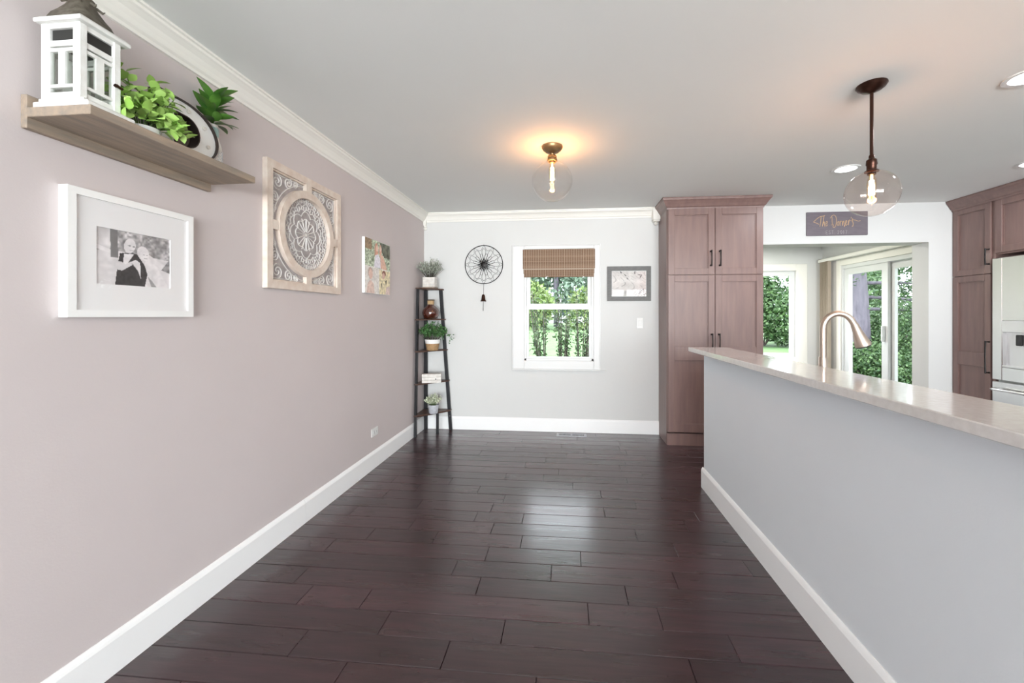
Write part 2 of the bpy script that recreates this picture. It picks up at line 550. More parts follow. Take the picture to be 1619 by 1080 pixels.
for r in range(-53, 41):
    yc = Y0 + (r + .5) * ROW
    if yc - ROW / 2 > YN: break
    xs = [XL]
    if r in joints:
        xs += joints[r]
        x = xs[-1]
    else:
        x = XL + rj.uniform(.2, .9)
        xs.append(x)
    while x < XR:
        x += rj.uniform(.5, 1.1)
        xs.append(min(x, XR))
    for a, b in zip(xs[:-1], xs[1:]):
        if b - a < .03: continue
        if -2 <= r <= 23 and a < 1.75:
            o = bpy.data.objects.new('plank', plank_me)
            COL.objects.link(o)
            o.parent = floor
            o.location = ((a + b) / 2, yc, rj.uniform(-.0006, 0))
            o.scale = (b - a - .0014, 1, 1)
        else:
            rest.box(a + .0007, b - .0007, yc - ROW / 2 + .0007, yc + ROW / 2 - .0007, -.018, -0.0004, .002)
tag(rest.build('plank_field', 'plank', floor), kind='stuff')

# ceiling, walls ---------------------------------------------------------
struct('ceiling', MB().box(XL - .15, XR + .15, YR - .15, YN + .15, ZC, ZC + .15), 'ceiling_paint')
struct('wall_left', MB().box(XL - .15, XL, YR - .15, YB + .15, -.06, ZC), 'taupe_wall')
wb = MB()
T = .2
wb.box(XL, WIN[0], YB, YB + T, -.06, ZC)
wb.box(WIN[0], WIN[1], YB, YB + T, -.06, WIN[2])
wb.box(WIN[0], WIN[1], YB, YB + T, WIN[3], ZC)
wb.box(WIN[1], OPX0, YB, YB + T, -.06, ZC)
wb.box(OPX0, OPX1, YB, YB + T, OPZ, ZC)
wb.box(OPX1, XR + .15, YB, YB + T, -.06, ZC)
struct('wall_back', wb, 'white_wall')
struct('wall_right', MB().box(XR, XR + .15, YR - .15, YB + T, -.06, ZC), 'white_wall')
RW = (-1.35, 3.15, .35, 2.25)     # living-room window opening in the rear wall
wr = MB()
wr.box(XL, RW[0], YR - .15, YR, -.06, ZC)
wr.box(RW[1], XR, YR - .15, YR, -.06, ZC)
wr.box(RW[0], RW[1], YR - .15, YR, -.06, RW[2])
wr.box(RW[0], RW[1], YR - .15, YR, RW[3], ZC)
struct('wall_rear', wr, 'white_wall')
# nook shell
NW = (2.55, 3.60, .62, 1.99)    # nook window opening in nook back wall
ND = (4.72, 6.33, 0.0, 2.01)    # sliding-door opening in nook right wall
n1 = MB()
n1.box(1.55, NW[0], YN, YN + .15, -.06, ZC)
n1.box(NW[1], XN + .15, YN, YN + .15, -.06, ZC)
n1.box(NW[0], NW[1], YN, YN + .15, -.06, NW[2])
n1.box(NW[0], NW[1], YN, YN + .15, NW[3], ZC)
struct('wall_nook_back', n1, 'white_wall')
n2 = MB()
n2.box(XN, XN + .15, YB + T, ND[0], -.06, ZC)
n2.box(XN, XN + .15, ND[1], YN, -.06, ZC)
n2.box(XN, XN + .15, ND[0], ND[1], ND[3], ZC)
struct('wall_nook_right', n2, 'white_wall')
struct('wall_nook_left', MB().box(1.55, 1.70, YB + T, YN, -.06, ZC), 'white_wall')

# half wall, its baseboard -------------------------------------------------
HX0, HX1, HY0, HY1, HZ = 1.012, 1.135, -1.2, 3.12, 1.013
struct('wall_half', MB().box(HX0, HX1, HY0, HY1, -.03, HZ), 'cool_white_wall')

def base_profile(d=0.015, h=0.145):
    return [(0, 0), (d, 0), (d, h - .022), (d - .004, h - .012), (d - .009, h - .003), (d - .012, h), (0, h)]
def baseboard(name, mbs, m='baseboard_white'):
    return struct(name, mbs, m)
bl = MB()
for (a, b) in ((YR, 0.9), (0.9015, 2.36), (2.3615, YB)):
    bl.prism([(d, z) for d, z in base_profile()], lambda d, z, t: (XL + d, t, z), a, b)
baseboard('baseboard_left', bl)
baseboard('baseboard_back', MB().prism(base_profile(), lambda d, z, t: (t, YB - d, z), XL + .016, 0.985))
bh = MB()
bh.prism(base_profile(.016, .15), lambda d, z, t: (HX0 - d, t, z), HY0, HY1 + .016)
bh.prism(base_profile(.016, .15), lambda d, z, t: (t, HY1 + d, z), HX0 - .012, HX1)
baseboard('baseboard_half_wall', bh)

# crown moulding ----------------------------------------------------------
cp = [(0, -.094), (.010, -.094), (.013, -.082), (.022, -.074), (.030, -.058), (.042, -.040), (.058, -.027), (.066, -.022),
      (.068, -.012), (.078, -.010), (.078, 0), (0, 0)]
struct('trim_1', MB().prism(cp, lambda d, z, t: (XL + d, t, ZC + z), YR, YB), 'cream_trim')
struct('trim_2', MB().prism(cp, lambda d, z, t: (t, YB - d, ZC + z), XL, 0.93), 'cream_trim')
def corner_block(name, x0, x1, y0, y1):
    b = MB().box(x0, x1, y0, y1, ZC - .135, ZC - .001, .004)
    b.box(x0 + .006, x1 - .006, y0 + .006, y1, ZC - .150, ZC - .135, .003)
    xm, ym = (x0 + x1) / 2, (y0 + y1) / 2
    b.lathe(xm, ym + .01, [(.004, ZC - .185), (.016, ZC - .178), (.022, ZC - .165), (.014, ZC - .152), (.026, ZC - .15)], 12)
    struct(name, b, 'cream_trim', smooth=True)
corner_block('trim_3', XL, XL + .035, YB - .035, YB)
corner_block('trim_4', 0.905, 0.985, YB - .09, YB)

# ------------------------------------------------------------------ dining window
w1 = struct_root('window_1', (-.1, YB, .69))
cas = MB()
x0, x1, z0, z1 = WIN
cas.box(-.603, x0 - .002, YB - .018, YB, .69, 2.055, .004)
cas.box(x1 + .002, .355, YB - .018, YB, .69, 2.055, .004)
cas.box(x0 - .002, x1 + .002, YB - .018, YB, z1 - .005, 2.055, .004)
cas.box(x0 - .002, x1 + .002, YB - .018, YB, .69, z0, .004)
cas.build('casing', 'trim_white', w1)
bead = MB()
bead.box(-.612, -.598, YB - .026, YB, .685, 2.065, .004)
bead.box(.348, .362, YB - .026, YB, .685, 2.065, .004)
bead.box(-.598, .348, YB - .026, YB, 2.052, 2.065, .004)
bead.build('casing_bead', 'trim_white', w1)
MB().box(-.61, .42, YB - .030, YB, .676, .690, .004).build('window_sill', 'trim_white', w1)
jam = MB()
jam.box(x0, x0 + .02, YB, YB + .12, z0, z1)
jam.box(x1 - .02, x1, YB, YB + .12, z0, z1)
jam.box(x0, x1, YB, YB + .12, z1 - .02, z1)
jam.box(x0, x1, YB, YB + .12, z0, z0 + .02)
jam.build('jamb', 'trim_white', w1)
def sash(name, parent, u0, u1, v0, v1, wl, wr_, wt, wb_, fn, d0, d1, m='vinyl_white', glass='window_glass'):
    s = MB()
    def bx(a, b, c, d):
        s.prism([(a, c), (b, c), (b, d), (a, d)], fn, d0, d1)
    bx(u0, u0 + wl, v0, v1); bx(u1 - wr_, u1, v0, v1)
    bx(u0 + wl, u1 - wr_, v1 - wt, v1); bx(u0 + wl, u1 - wr_, v0, v0 + wb_)
    so = s.build(name, m, parent)
    dm = (d0 + d1) / 2
    g = MB().prism([(u0 + wl, v0 + wb_), (u1 - wr_, v0 + wb_), (u1 - wr_, v1 - wt), (u0 + wl, v1 - wt)], fn, dm - .003, dm + .003)
    g.build('pane', glass, so)
    return so
fw = fY(YB, 1)
sash('lower_sash', w1, x0 + .02, x1 - .02, z0 + .012, 1.395, .026, .026, .045, .028, fw, .030, .058)
sash('upper_sash', w1, x0 + .02, x1 - .02, 1.385, z1 - .02, .04, .04, .05, .03, fw, .062, .090)
lk = MB().box(-.13, -.07, YB + .02, YB + .032, 1.392, 1.405, .003)
lk.build('sash_lock', 'vinyl_white', w1)

# woven roman shade ---------------------------------------------------------
sh = thing('woven_shade', (-.1, YB + .0, 1.71), 'brown woven reed roman shade pulled up in the dining window', 'blind')
MB().box(-.49, .300, YB - .026, YB - .004, 1.975, 2.012, .003).build('head_rail', 'reed', sh)
def reeds(name, zt, zb, y, xo=0):
    r = MB()
    z = zt
    rr = random.Random(int(zt * 100))
    while z > zb:
        h = rr.uniform(.0045, .008)
        r.box(-.49 + xo, .300 - xo, y - .004 - rr.uniform(0, .0018), y, z - h, z - .0006, .0012)
        z -= h
    o = tag(r.build(name, 'reed', sh), kind='stuff')
    t = MB()
    k = -.475
    while k < .295:
        t.box(k, k + .003, y - .0072, y - .0045, zb, zt)
        k += .026
    t.build('stitching', 'reed_thread', o)
MB().box(-.485, .295, YB - .0295, YB - .0270, 1.79, 2.0).box(-.48, .29, YB - .0115, YB - .0095, 1.716, 1.80).build('added_backing', 'blind_beige', sh)  # added backing that keeps bright sky from leaking between the reeds
reeds('valance', 2.010, 1.800, YB - .030)
reeds('fold', 1.796, 1.745, YB - .022, .006)
reeds('lower_fold', 1.752, 1.712, YB - .012, .010)

# ------------------------------------------------------------------ nook window and patio door
w2 = struct_root('window_2', (3.05, YN, .6))
c2 = MB()
a0, a1, b0, b1 = NW
c2.box(a0 - .15, a0, YN - .02, YN, b0 - .12, b1 + .11, .005)
c2.box(a1, a1 + .17, YN - .02, YN, b0 - .12, b1 + .11, .005)
c2.box(a0, a1, YN - .02, YN, b1, b1 + .11, .005)
c2.box(a0, a1, YN - .02, YN, b0 - .12, b0, .005)
c2.build('casing', 'cream_trim', w2)
sash('sash', w2, a0, a1, b0, b1, .05, .06, .075, .06, fY(YN, 1), .03, .08)

dr = struct_root('door_1', (XN, 5.5, 0))
dc = MB()
y0, y1, _, zt = ND
dc.box(XN - .02, XN, y0 - .09, y0, 0, zt + .09, .004)
dc.box(XN - .02, XN, y1, y1 + .09, 0, zt + .09, .004)
dc.box(XN - .02, XN, y0, y1, zt, zt + .09, .004)
dc.build('casing', 'cream_trim', dr)
df = MB()
df.box(XN, XN + .12, y0, y0 + .03, 0, zt)
df.box(XN, XN + .12, y1 - .03, y1, 0, zt)
df.box(XN, XN + .12, y0 + .03, y1 - .03, zt - .05, zt)
df.box(XN, XN + .12, y0 + .03, y1 - .03, 0, .03)
df.build('door_frame', 'vinyl_white', dr)
p1 = sash('sliding_panel', dr, 5.50, y1 - .03, .03, zt - .05, .10, .09, .09, .12, fX(XN, 1), .02, .055)
p2 = sash('fixed_panel', dr, y0 + .03, 5.58, .03, zt - .05, .06, .13, .09, .12, fX(XN, 1), .065, .10)
MB().box(XN - .02, XN + .02, 5.535, 5.56, .95, 1.15, .004).build('door_pull', 'vinyl_white', p1)

vb = thing('vertical_blind', (XN - .08, 6.56, 0.02), 'beige vertical blind stacked open at the patio door corner', 'blind')
MB().box(XN - .115, XN - .05, 4.80, 6.70, 2.10, 2.145, .004).build('head_rail', 'cream_trim', vb)
for i in range(8):
    yy = 6.475 + i * .026
    s = MB().prism([(-.045, -.004), (.045, -.001), (.045, .001), (-.045, .003)],
                   lambda a, b, t, yy=yy: (XN - .083 + a * math.cos(1.25 - .6) , yy + a * .35 + b, t), .03, 2.10)
    s.build('slat', 'blind_beige', vb)

# ------------------------------------------------------------------ rear window (behind the camera)
w3 = struct_root('window_3', (0, YR, RW[2]))
c3 = MB()
c3.box(RW[0] - .09, RW[0], YR, YR + .02, RW[2] - .09, RW[3] + .09)
c3.box(RW[1], RW[1] + .09, YR, YR + .02, RW[2] - .09, RW[3] + .09)
c3.box(RW[0], RW[1], YR, YR + .02, RW[3], RW[3] + .09)
c3.box(RW[0], RW[1], YR, YR + .02, RW[2] - .09, RW[2])
c3.build('casing', 'trim_white', w3)
wd = (RW[1] - RW[0]) / 4
for i in range(4):
    sash('sash', w3, RW[0] + i * wd, RW[0] + (i + 1) * wd, RW[2], RW[3], .05, .05, .05, .05, fY(YR, -1), .03, .07)

# ------------------------------------------------------------------ cabinets
def bar_handle(parent, fn, u, v0, v1, off=.03, r=.0055):
    h = MB()
    pts = []
    for k in range(9):
        t = k / 8
        v = v0 + (v1 - v0) * t
        pts.append(fn(u, v, off + .004 * math.sin(PI * t)))
    h.tube(pts, [r * (1.25 if k in (0, 8) else .85 + .25 * abs(math.cos(PI * k / 8))) for k in range(9)], 8)
    for v in (v0 + .006, v1 - .006):
        h.tube([fn(u, v, 0), fn(u, v, .006), fn(u, v, off)], [r * 1.7, r * 1.1, r], 8)
        for s in (-1, 1):
            h.tube([fn(u, v, off), fn(u, v + s * .010, off + .002)], [r * 1.35, r * .7], 8)
    return h.build('handle', 'black_metal', parent, smooth=True)

def shaker_door(parent, fn, u0, u1, v0, v1, handle=None, panels=None, d0=0.0, t=.02, sw=.062, rec=.014):
    """frame with stiles and rails, recessed panels as sub-parts"""
    panels = panels or [(v0 + sw, v1 - sw)]
    f = MB()
    def bx(a, b, c, d):
        f.prism([(a, c), (b, c), (b, d), (a, d)], fn, d0, d0 + t)
    bx(u0, u0 + sw, v0, v1); bx(u1 - sw, u1, v0, v1)
    edges = [v0] + [e for p in panels for e in p] + [v1]
    for i in range(0, len(edges), 2):
        bx(u0 + sw, u1 - sw, edges[i], edges[i + 1])
    door = f.build('door', 'wood_cabinet', parent)
    md = door.modifiers.new('bevel', 'BEVEL'); md.width = .0018; md.segments = 1; md.limit_method = 'ANGLE'
    for (a, b) in panels:
        p = MB()
        p.prism([(u0 + sw, a), (u1 - sw, a), (u1 - sw, b), (u0 + sw, b)], fn, d0 + .001, d0 + t - rec)
        # inner bead
        s = .008
        o_ = [(u0 + sw, a), (u1 - sw, a), (u1 - sw, b), (u0 + sw, b)]
        i_ = [(u0 + sw + s, a + s), (u1 - sw - s, a + s), (u1 - sw - s, b - s), (u0 + sw + s, b - s)]
        p.ring(o_, i_, fn, d0 + t - rec, d0 + t - rec + .0045)
        p.build('panel', 'wood_cabinet', door)
    if handle:
        hu, h0, h1 = handle
        bar_handle(door, lambda u, v, d: fn(u, v, d0 + t + d), hu, h0, h1)
    return door

def cab_crown(parent, path, zt):
    """crown following a list of ((x, y), outward (ox, oy)) mitred points"""
    prof = [(0, -.105), (.006, -.105), (.008, -.09), (.018, -.082), (.03, -.06), (.048, -.032), (.056, -.024), (.06, -.012), (.06, 0), (0, 0)]
    vs = []; fs = []
    n = len(prof)
    for (p, o) in path:
        for d, z in prof:
            vs.append((p[0] + o[0] * d, p[1] + o[1] * d, zt + z))
    for k in range(len(path) - 1):
        for i in range(n):
            j = (i + 1) % n
            fs.append((k * n + i, k * n + j, (k + 1) * n + j, (k + 1) * n + i))
    fs.append(tuple(range(n))); fs.append(tuple((len(path) - 1) * n + i for i in range(n))[::-1])
    MB().add(vs, fs).build('crown', 'wood_cabinet', parent)

PX0, PX1, PY0 = 0.985, 1.885, 4.105
pc = thing('pantry_cabinet', (1.435, 4.29, 0), 'tall taupe-brown four-door pantry cabinet beside the dining window wall', 'cabinet')
b = MB()
b.box(PX0, PX1, PY0 + .021, YB - .001, .134, 2.345, .001)
b.box(PX0, PX1, PY0 + .012, PY0 + .021, .134, 2.345)
b.box(PX0 + .001, PX1 - .001, PY0 + .06, YB - .001, .115, .134)
b.build('carcass', 'wood_cabinet', pc)
MB().box(PX0, PX1, PY0 + .012, YB - .001, 0, .118).build('toe_kick', 'wood_cabinet', pc)
MB().box(PX0 - .004, PX0, PY0 + .03, YB - .004, .0, 2.33).build('side_panel', 'wood_cabinet', pc)
fp = fY(PY0 + .0115, -1)
xm = (PX0 + PX1) / 2
g = .0022
shaker_door(pc, fp, PX0 + .004, xm - g, 1.683, 2.330, (xm - .042, 1.765, 1.915))
shaker_door(pc, fp, xm + g, PX1 - .004, 1.683, 2.330, (xm + .042, 1.765, 1.915))
shaker_door(pc, fp, PX0 + .004, xm - g, .135, 1.677, (xm - .034, .95, 1.105), [(.215, .842), (.978, 1.615)])
shaker_door(pc, fp, xm + g, PX1 - .004, .135, 1.677, (xm + .034, .95, 1.105), [(.215, .842), (.978, 1.615)])
cab_crown(pc, [((PX0, YB - .001), (-1, 0)), ((PX0, PY0), (-1, -1)), ((PX1, PY0), (1, -1)), ((PX1, YB - .001), (1, 0))], 2.433)
MB().box(PX0, PX1, PY0 + .005, YB - .001, 2.345, 2.43).build('top_rail', 'wood_cabinet', pc)

# tall cabinet beside the fridge (faces -X)
FX = 3.885
tc = thing('tall_cabinet', (4.2, 4.29, 0), 'narrow tall purple-brown cabinet between white wall and steel refrigerator', 'cabinet')
MB().box(FX + .012, XR - .001, 4.10, YB - .006, .10, 2.345, .001).build('carcass', 'wood_cabinet', tc)
MB().box(FX + .07, XR - .001, 4.10, YB - .006, 0, .10).build('toe_kick', 'wood_cabinet', tc)
MB().box(FX + .004, XR - .001, 4.075, 4.0995, 0, 2.345, .001).build('end_panel', 'wood_cabinet', tc)
ff = lambda u, v, d: (FX + .0115 - d, u, v)
shaker_door(tc, ff, 4.103, YB - .008, 1.672, 2.335, (4.118, 1.752, 1.90), sw=.055)
shaker_door(tc, ff, 4.103, YB - .008, .115, 1.666, (4.118, .75, 1.045), [(.20, .80), (.93, 1.61)], sw=.055)
cab_crown(tc, [((FX - .01, YB - .006), (-1, 0)), ((FX - .01, 4.076), (-1, 0))], 2.433)
MB().box(FX + .002, XR - .001, 4.076, YB - .006, 2.335, 2.43).build('top_rail', 'wood_cabinet', tc)
# cabinet above the fridge
oc = thing('over_fridge_cabinet', (4.2, 3.57, 1.84), 'wide two-door cabinet mounted above the steel refrigerator', 'cabinet')
MB().box(FX + .012, XR - .001, 3.09, 4.074, 1.835, 2.345, .001).build('carcass', 'wood_cabinet', oc)
shaker_door(oc, ff, 3.585, 4.068, 1.850, 2.335, (3.62, 1.88, 2.02), sw=.06)
shaker_door(oc, ff, 3.095, 3.580, 1.850, 2.335, (3.545, 1.88, 2.02), sw=.06)
cab_crown(oc, [((FX - .01, 4.0755), (-1, 0)), ((FX - .01, 3.085), (-1, 0))], 2.433)
MB().box(FX + .002, XR - .001, 3.09, 4.074, 2.335, 2.43).build('top_rail', 'wood_cabinet', oc)

# ------------------------------------------------------------------ refrigerator
fr = thing('refrigerator', (4.2, 3.6, 0), 'stainless steel french-door refrigerator with ice and water dispenser', 'refrigerator')
RX = 3.845
MB().box(RX + .055, XR - .02, 3.115, 4.062, .02, 1.795, .004).build('body', 'fridge_side', fr)
def fdoor(name, ya, yb, za, zb, hole=None):
    d = MB()
    xa, xb = RX, RX + .05
    if not hole:
        d.box(xa, xb, ya, yb, za, zb, .006)
    else:
        ha, hb, hc, hd = hole
        d.box(xa, xb, ya, ha, za, zb, .006)
        d.box(xa, xb, hb, yb, za, zb, .006)
        d.box(xa, xb, ha - .005, hb + .005, za, hc, .006)
        d.box(xa, xb, ha - .005, hb + .005, hd, zb, .006)
    o = d.build(name, 'stainless', fr)
    return o
ld = fdoor('door', 3.592, 4.06, .705, 1.80, (3.735, 3.972, .825, 1.235))
rd = fdoor('door', 3.117, 3.586, .705, 1.80)
dw = fdoor('freezer_drawer', 3.117, 4.06, .07, .688)
ds = MB().box(RX + .035, RX + .049, 3.735, 3.972, .825, 1.235).build('dispenser_recess', 'stainless_light', ld)
MB().box(RX - .006, RX + .03, 3.735, 3.972, 1.135, 1.235, .004).build('dispenser_panel', 'stainless_light', ld)
MB().box(RX + .012, RX + .03, 3.83, 3.88, 1.02, 1.115, .006).build('dispenser_lever', 'plastic_black', ld)
MB().box(RX - .003, RX + .034, 3.735, 3.972, .825, .842, .003).build('drip_tray', 'stainless_light', ld)
for dd, yy in ((ld, 3.625), (rd, 3.553)):
    h = MB().tube([(RX, yy, .82), (RX - .045, yy, .83), (RX - .055, yy, .86), (RX - .055, yy, 1.64), (RX - .045, yy, 1.67), (RX, yy, 1.68)], .011, 10)
    h.build('handle', 'stainless', dd, smooth=True)
h = MB().tube([(RX, 4.02, .625), (RX - .045, 4.015, .625), (RX - .055, 3.99, .625), (RX - .055, 3.19, .625), (RX - .045, 3.165, .625), (RX, 3.16, .625)], .012, 10)
h.build('handle', 'stainless', dw, smooth=True)
MB().box(RX + .06, XR - .1, 3.2, 3.98, 0, .02).build('foot_rail', 'plastic_black', fr)

# ------------------------------------------------------------------ bar ledge, sink counter, faucet
ct = MB().box(.905, 1.18, HY0, HY1 + .02, HZ + .0005, 1.0455, .003)
tag(ct.build('bar_countertop', 'quartz'), 'glossy off-white quartz bar top capping the white half wall', 'countertop')
kc = thing('sink_base_cabinet', (1.45, 1.0, 0), 'brown base cabinet run on the kitchen side of the half wall', 'cabinet')
MB().box(HX1 + .017, 1.76, -1.15, 3.10, .10, .874).build('carcass', 'wood_cabinet', kc)
MB().box(HX1 + .017, 1.70, -1.15, 3.10, 0, .10).build('toe_kick', 'cabinet_dark', kc)
fk = lambda u, v, d: (1.761 + d, u, v)
for i in range(7):
    shaker_door(kc, fk, -1.14 + i * .605, -1.14 + (i + 1) * .605 - .006, .11, .865, (-1.14 + i * .605 + .05, .70, .83))
sc = thing('sink_counter', (1.45, 1.0, .875), 'off-white quartz kitchen counter behind the raised bar ledge', 'countertop')
SK = (1.37, 1.70, 1.75, 2.50)
k = MB()
k.box(HX1 + .001, SK[0], -1.17, 3.12, .8745, .914, .003)
k.box(SK[1], 1.79, -1.17, 3.12, .8745, .914, .003)
k.box(SK[0], SK[1], -1.17, SK[2], .8745, .914, .003)
k.box(SK[0], SK[1], SK[3], 3.12, .8745, .914, .003)
k.build('slab', 'quartz', sc)

fc = thing('faucet', (1.262, 2.135, .9145), 'brushed nickel gooseneck pull-down kitchen faucet behind the bar top', 'faucet')
fx, fy = 1.262, 2.135
b = MB().lathe(fx, fy, [(.030, .9145), (.030, .922), (.024, .930), (.0195, .945), (.019, 1.07), (.0165, 1.078)], 20)
b.build('body', 'nickel', fc, smooth=True)
arc = [(fx, fy, 1.07), (fx, fy, 1.215)]
dx, dy = .98, -.2
R = .066
for kk in range(1, 12):
    a = PI - kk * (PI * .86) / 11
    arc.append((fx + dx * (R + R * math.cos(a)), fy + dy * (R + R * math.cos(a)), 1.215 + R * 1.18 * math.sin(a)))
e = Vector(arc[-1]); dirv = (Vector(arc[-1]) - Vector(arc[-2])).normalized()
arc.append(tuple(e + dirv * .012))
MB().tube(arc, .0145, 14).build('spout', 'nickel', fc, smooth=True)
e = Vector(arc[-1])
dd = Vector((dx * .36, dy * .36, -1)).normalized()
sp = [e - dd * .004, e + dd * .002, e + dd * .03, e + dd * .075, e + dd * .10, e + dd * .108]
shd = MB().tube(sp, [.0155, .0165, .0190, .0280, .0335, .0330], 18).build('spray_head', 'nickel', fc, smooth=True)
MB().tube([e + dd * .107, e + dd * .114], [.0325, .030], 18).build('nozzle_ring', 'plastic_black', shd)
lv = MB().tube([(fx, fy, 1.0), (fx + .01, fy - .05, 1.0)], .010, 10)
lv.tube([(fx + .008, fy - .045, 1.0), (fx + .02, fy - .06, 1.025)], [.006, .004], 8)
lv.build('lever', 'nickel', fc, smooth=True)

# ------------------------------------------------------------------ ceiling lights
def edison_bulb(root, x, y, zt, L, r, glow):
    """tubular filament bulb hanging below zt"""
    g = MB().lathe(x, y, [(.010, zt), (.012, zt - .012), (r * .9, zt - .028), (r, zt - .045), (r, zt - L + .03), (r * .8, zt - L + .012), (r * .35, zt - L + .002), (.001, zt - L)], 18, cap=False)
    bo = g.build('bulb', 'bulb_glass', root, smooth='all')
    f = MB()
    for k in range(6):
        a = 2 * PI * k / 6
        a2 = a + PI / 6
        f.tube([(x + r * .42 * math.cos(a), y + r * .42 * math.sin(a), zt - .035), (x + r * .5 * math.cos(a2), y + r * .5 * math.sin(a2), zt - L + .03)], .0026, 6)
    f.build('filament', 'filament', bo)
    s = MB().lathe(x, y, [(.005, zt - .0), (.006, zt - L * .75), (.002, zt - L * .8)], 10)
    s.build('bulb_stem', 'bulb_glow', bo)

SX, SY = -.103, 2.766
sl = thing('semi_flush_light', (SX, SY, ZC), 'brass ceiling light with clear glass globe over the dining area', 'ceiling light')
MB().lathe(SX, SY, [(.071, ZC - .0005), (.071, ZC - .010), (.064, ZC - .020), (.062, ZC - .024), (.050, ZC - .030), (.047, ZC - .036), (.030, ZC - .044), (.014, ZC - .048), (.012, ZC - .056)], 32).build('canopy', 'antique_brass', sl, smooth=True)
MB().lathe(SX, SY, [(.012, ZC - .056), (.026, ZC - .060), (.031, ZC - .068), (.031, ZC - .082), (.027, ZC - .084), (.034, ZC - .088), (.034, ZC - .100), (.020, ZC - .102), (.020, ZC - .112)], 24).build('socket', 'antique_brass', sl, smooth=True)
GZ = 2.198; GR = .137
a_top = math.asin(.032 / GR)
MB().sphere((SX, SY, GZ), GR, 40, 28, 0.0, PI - a_top).build('globe', 'globe_clear', sl, smooth='all')
edison_bulb(sl, SX, SY, ZC - .108, .15, .021, 'filament')
lamp('semi_flush_lamp', 'POINT', (SX, SY, ZC - .165), 9.5, (1.0, .43, .14), shadow_soft_size=.02)

def pendant(QX, QY, label):
    pl = thing('pendant_light', (QX, QY, ZC), label, 'pendant light', 'pendants over the bar')
    MB().lathe(QX, QY, [(.063, ZC - .0005), (.064, ZC - .006), (.058, ZC - .014), (.056, ZC - .018), (.046, ZC - .024), (.043, ZC - .028), (.020, ZC - .036), (.010, ZC - .042)], 32).build('canopy', 'bronze', pl, smooth=True)
    MB().tube([(QX, QY, ZC - .036), (QX, QY, 2.07)], .0078, 12).build('stem', 'bronze', pl, smooth=True)
    MB().lathe(QX, QY, [(.009, 2.085), (.012, 2.078), (.012, 2.066), (.022, 2.058), (.024, 2.035), (.021, 2.030), (.021, 2.008), (.030, 2.004), (.030, 1.998), (.018, 1.996), (.018, 1.985)], 22).build('socket', 'bronze', pl, smooth=True)
    PZ = 1.892; PR = .113
    a_top = math.asin(.028 / PR)
    MB().sphere((QX, QY, PZ), PR, 40, 28, 0.0, PI - a_top).build('globe', 'globe_amber', pl, smooth='all')
    edison_bulb(pl, QX, QY, 1.99, .135, .020, 'filament')
    lamp('pendant_lamp', 'POINT', (QX, QY, 1.93), 5.0, (1.0, .42, .19), shadow_soft_size=.02)
pendant(1.513, 2.172, 'dark bronze pendant lamp with tinted glass globe hanging over the far end of the bar')
pendant(1.513, 1.05, 'dark bronze pendant lamp with tinted glass globe over the near end of the bar')

# recessed downlights
for (rx, ry, lab) in ((2.177, 3.395, 'round recessed downlight in the ceiling behind the pendant lamp'),
                      (2.215, 2.165, 'round recessed downlight at the right edge of the photo'),
                      (3.50, 3.395, 'round recessed downlight in the ceiling above the refrigerator'),
                      (3.50, 2.165, 'round recessed downlight over the kitchen aisle')):
    r_ = thing('recessed_light', (rx, ry, ZC), lab, 'downlight', 'kitchen downlights')
    t_ = MB()
    n = 32
    po = [(rx + .092 * math.cos(2 * PI * i / n), ry + .092 * math.sin(2 * PI * i / n)) for i in range(n)]
    pi_ = [(rx + .070 * math.cos(2 * PI * i / n), ry + .070 * math.sin(2 * PI * i / n)) for i in range(n)]
    t_.ring(po, pi_, lambda u, v, d: (u, v, ZC - d), .0003, .006)
    t_.build('trim_ring', 'trim_white', r_)
    MB().lathe(rx, ry, [(.069, ZC - .0003), (.069, ZC - .004), (.055, ZC - .010), (.03, ZC - .014), (.002, ZC - .0155)], 32).build('lens', 'downlight_glow', r_)
    lamp('downlight', 'AREA', (rx, ry, ZC - .018), 7.0, (.95, .97, 1.0), shape='DISK', size=.14)

nl = thing('added_nook_light', (2.75, 5.75, ZC), 'added unseen ceiling light that brightens the breakfast nook', 'ceiling light')
MB().lathe(2.75, 5.75, [(.15, ZC - .0005), (.15, ZC - .02), (.14, ZC - .024)], 28).build('base', 'nickel', nl, smooth=True)
MB().lathe(2.75, 5.75, [(.138, ZC - .024), (.125, ZC - .05), (.09, ZC - .075), (.04, ZC - .09), (.004, ZC - .094)], 28).build('shade', 'downlight_glow', nl, smooth='all')
lamp('nook_fill', 'AREA', (2.75, 5.75, ZC - .10), 24, (1.0, .95, .85), shape='DISK', size=.25)  # fixture and lamp added out of view to brighten the nook

# ------------------------------------------------------------------ wall plates, floor register
def outlet(x, y, z):
    o = thing('outlet_plate', (x, y, z), 'white horizontal outlet plate low on the taupe wall', 'outlet')
    MB().box(x, x + .006, y - .057, y + .057, z - .035, z + .035, .003).build('plate', 'plastic_white', o)
    for s in (-1, 1):
        r = MB().box(x + .006, x + .0085, y + s * .020 - .015, y + s * .020 + .015, z - .017, z + .017, .0012).build('receptacle', 'plastic_white', o)
        MB().box(x + .0085, x + .0089, y + s * .02 - .006, y + s * .02 + .006, z + .004, z + .007).box(x + .0085, x + .0089, y + s * .02 - .006, y + s * .02 + .006, z - .007, z - .004).build('slot', 'plastic_black', r)
outlet(XL, 3.286, .30)
sw = thing('light_switch', (.783, YB, 1.2), 'white light switch plate on the back wall under the grey frame', 'switch')
MB().box(.748, .818, YB - .006, YB, 1.143, 1.257, .003).build('plate', 'plastic_white', sw)
MB().box(.766, .800, YB - .010, YB - .006, 1.166, 1.234, .002).build('rocker', 'plastic_white', sw)

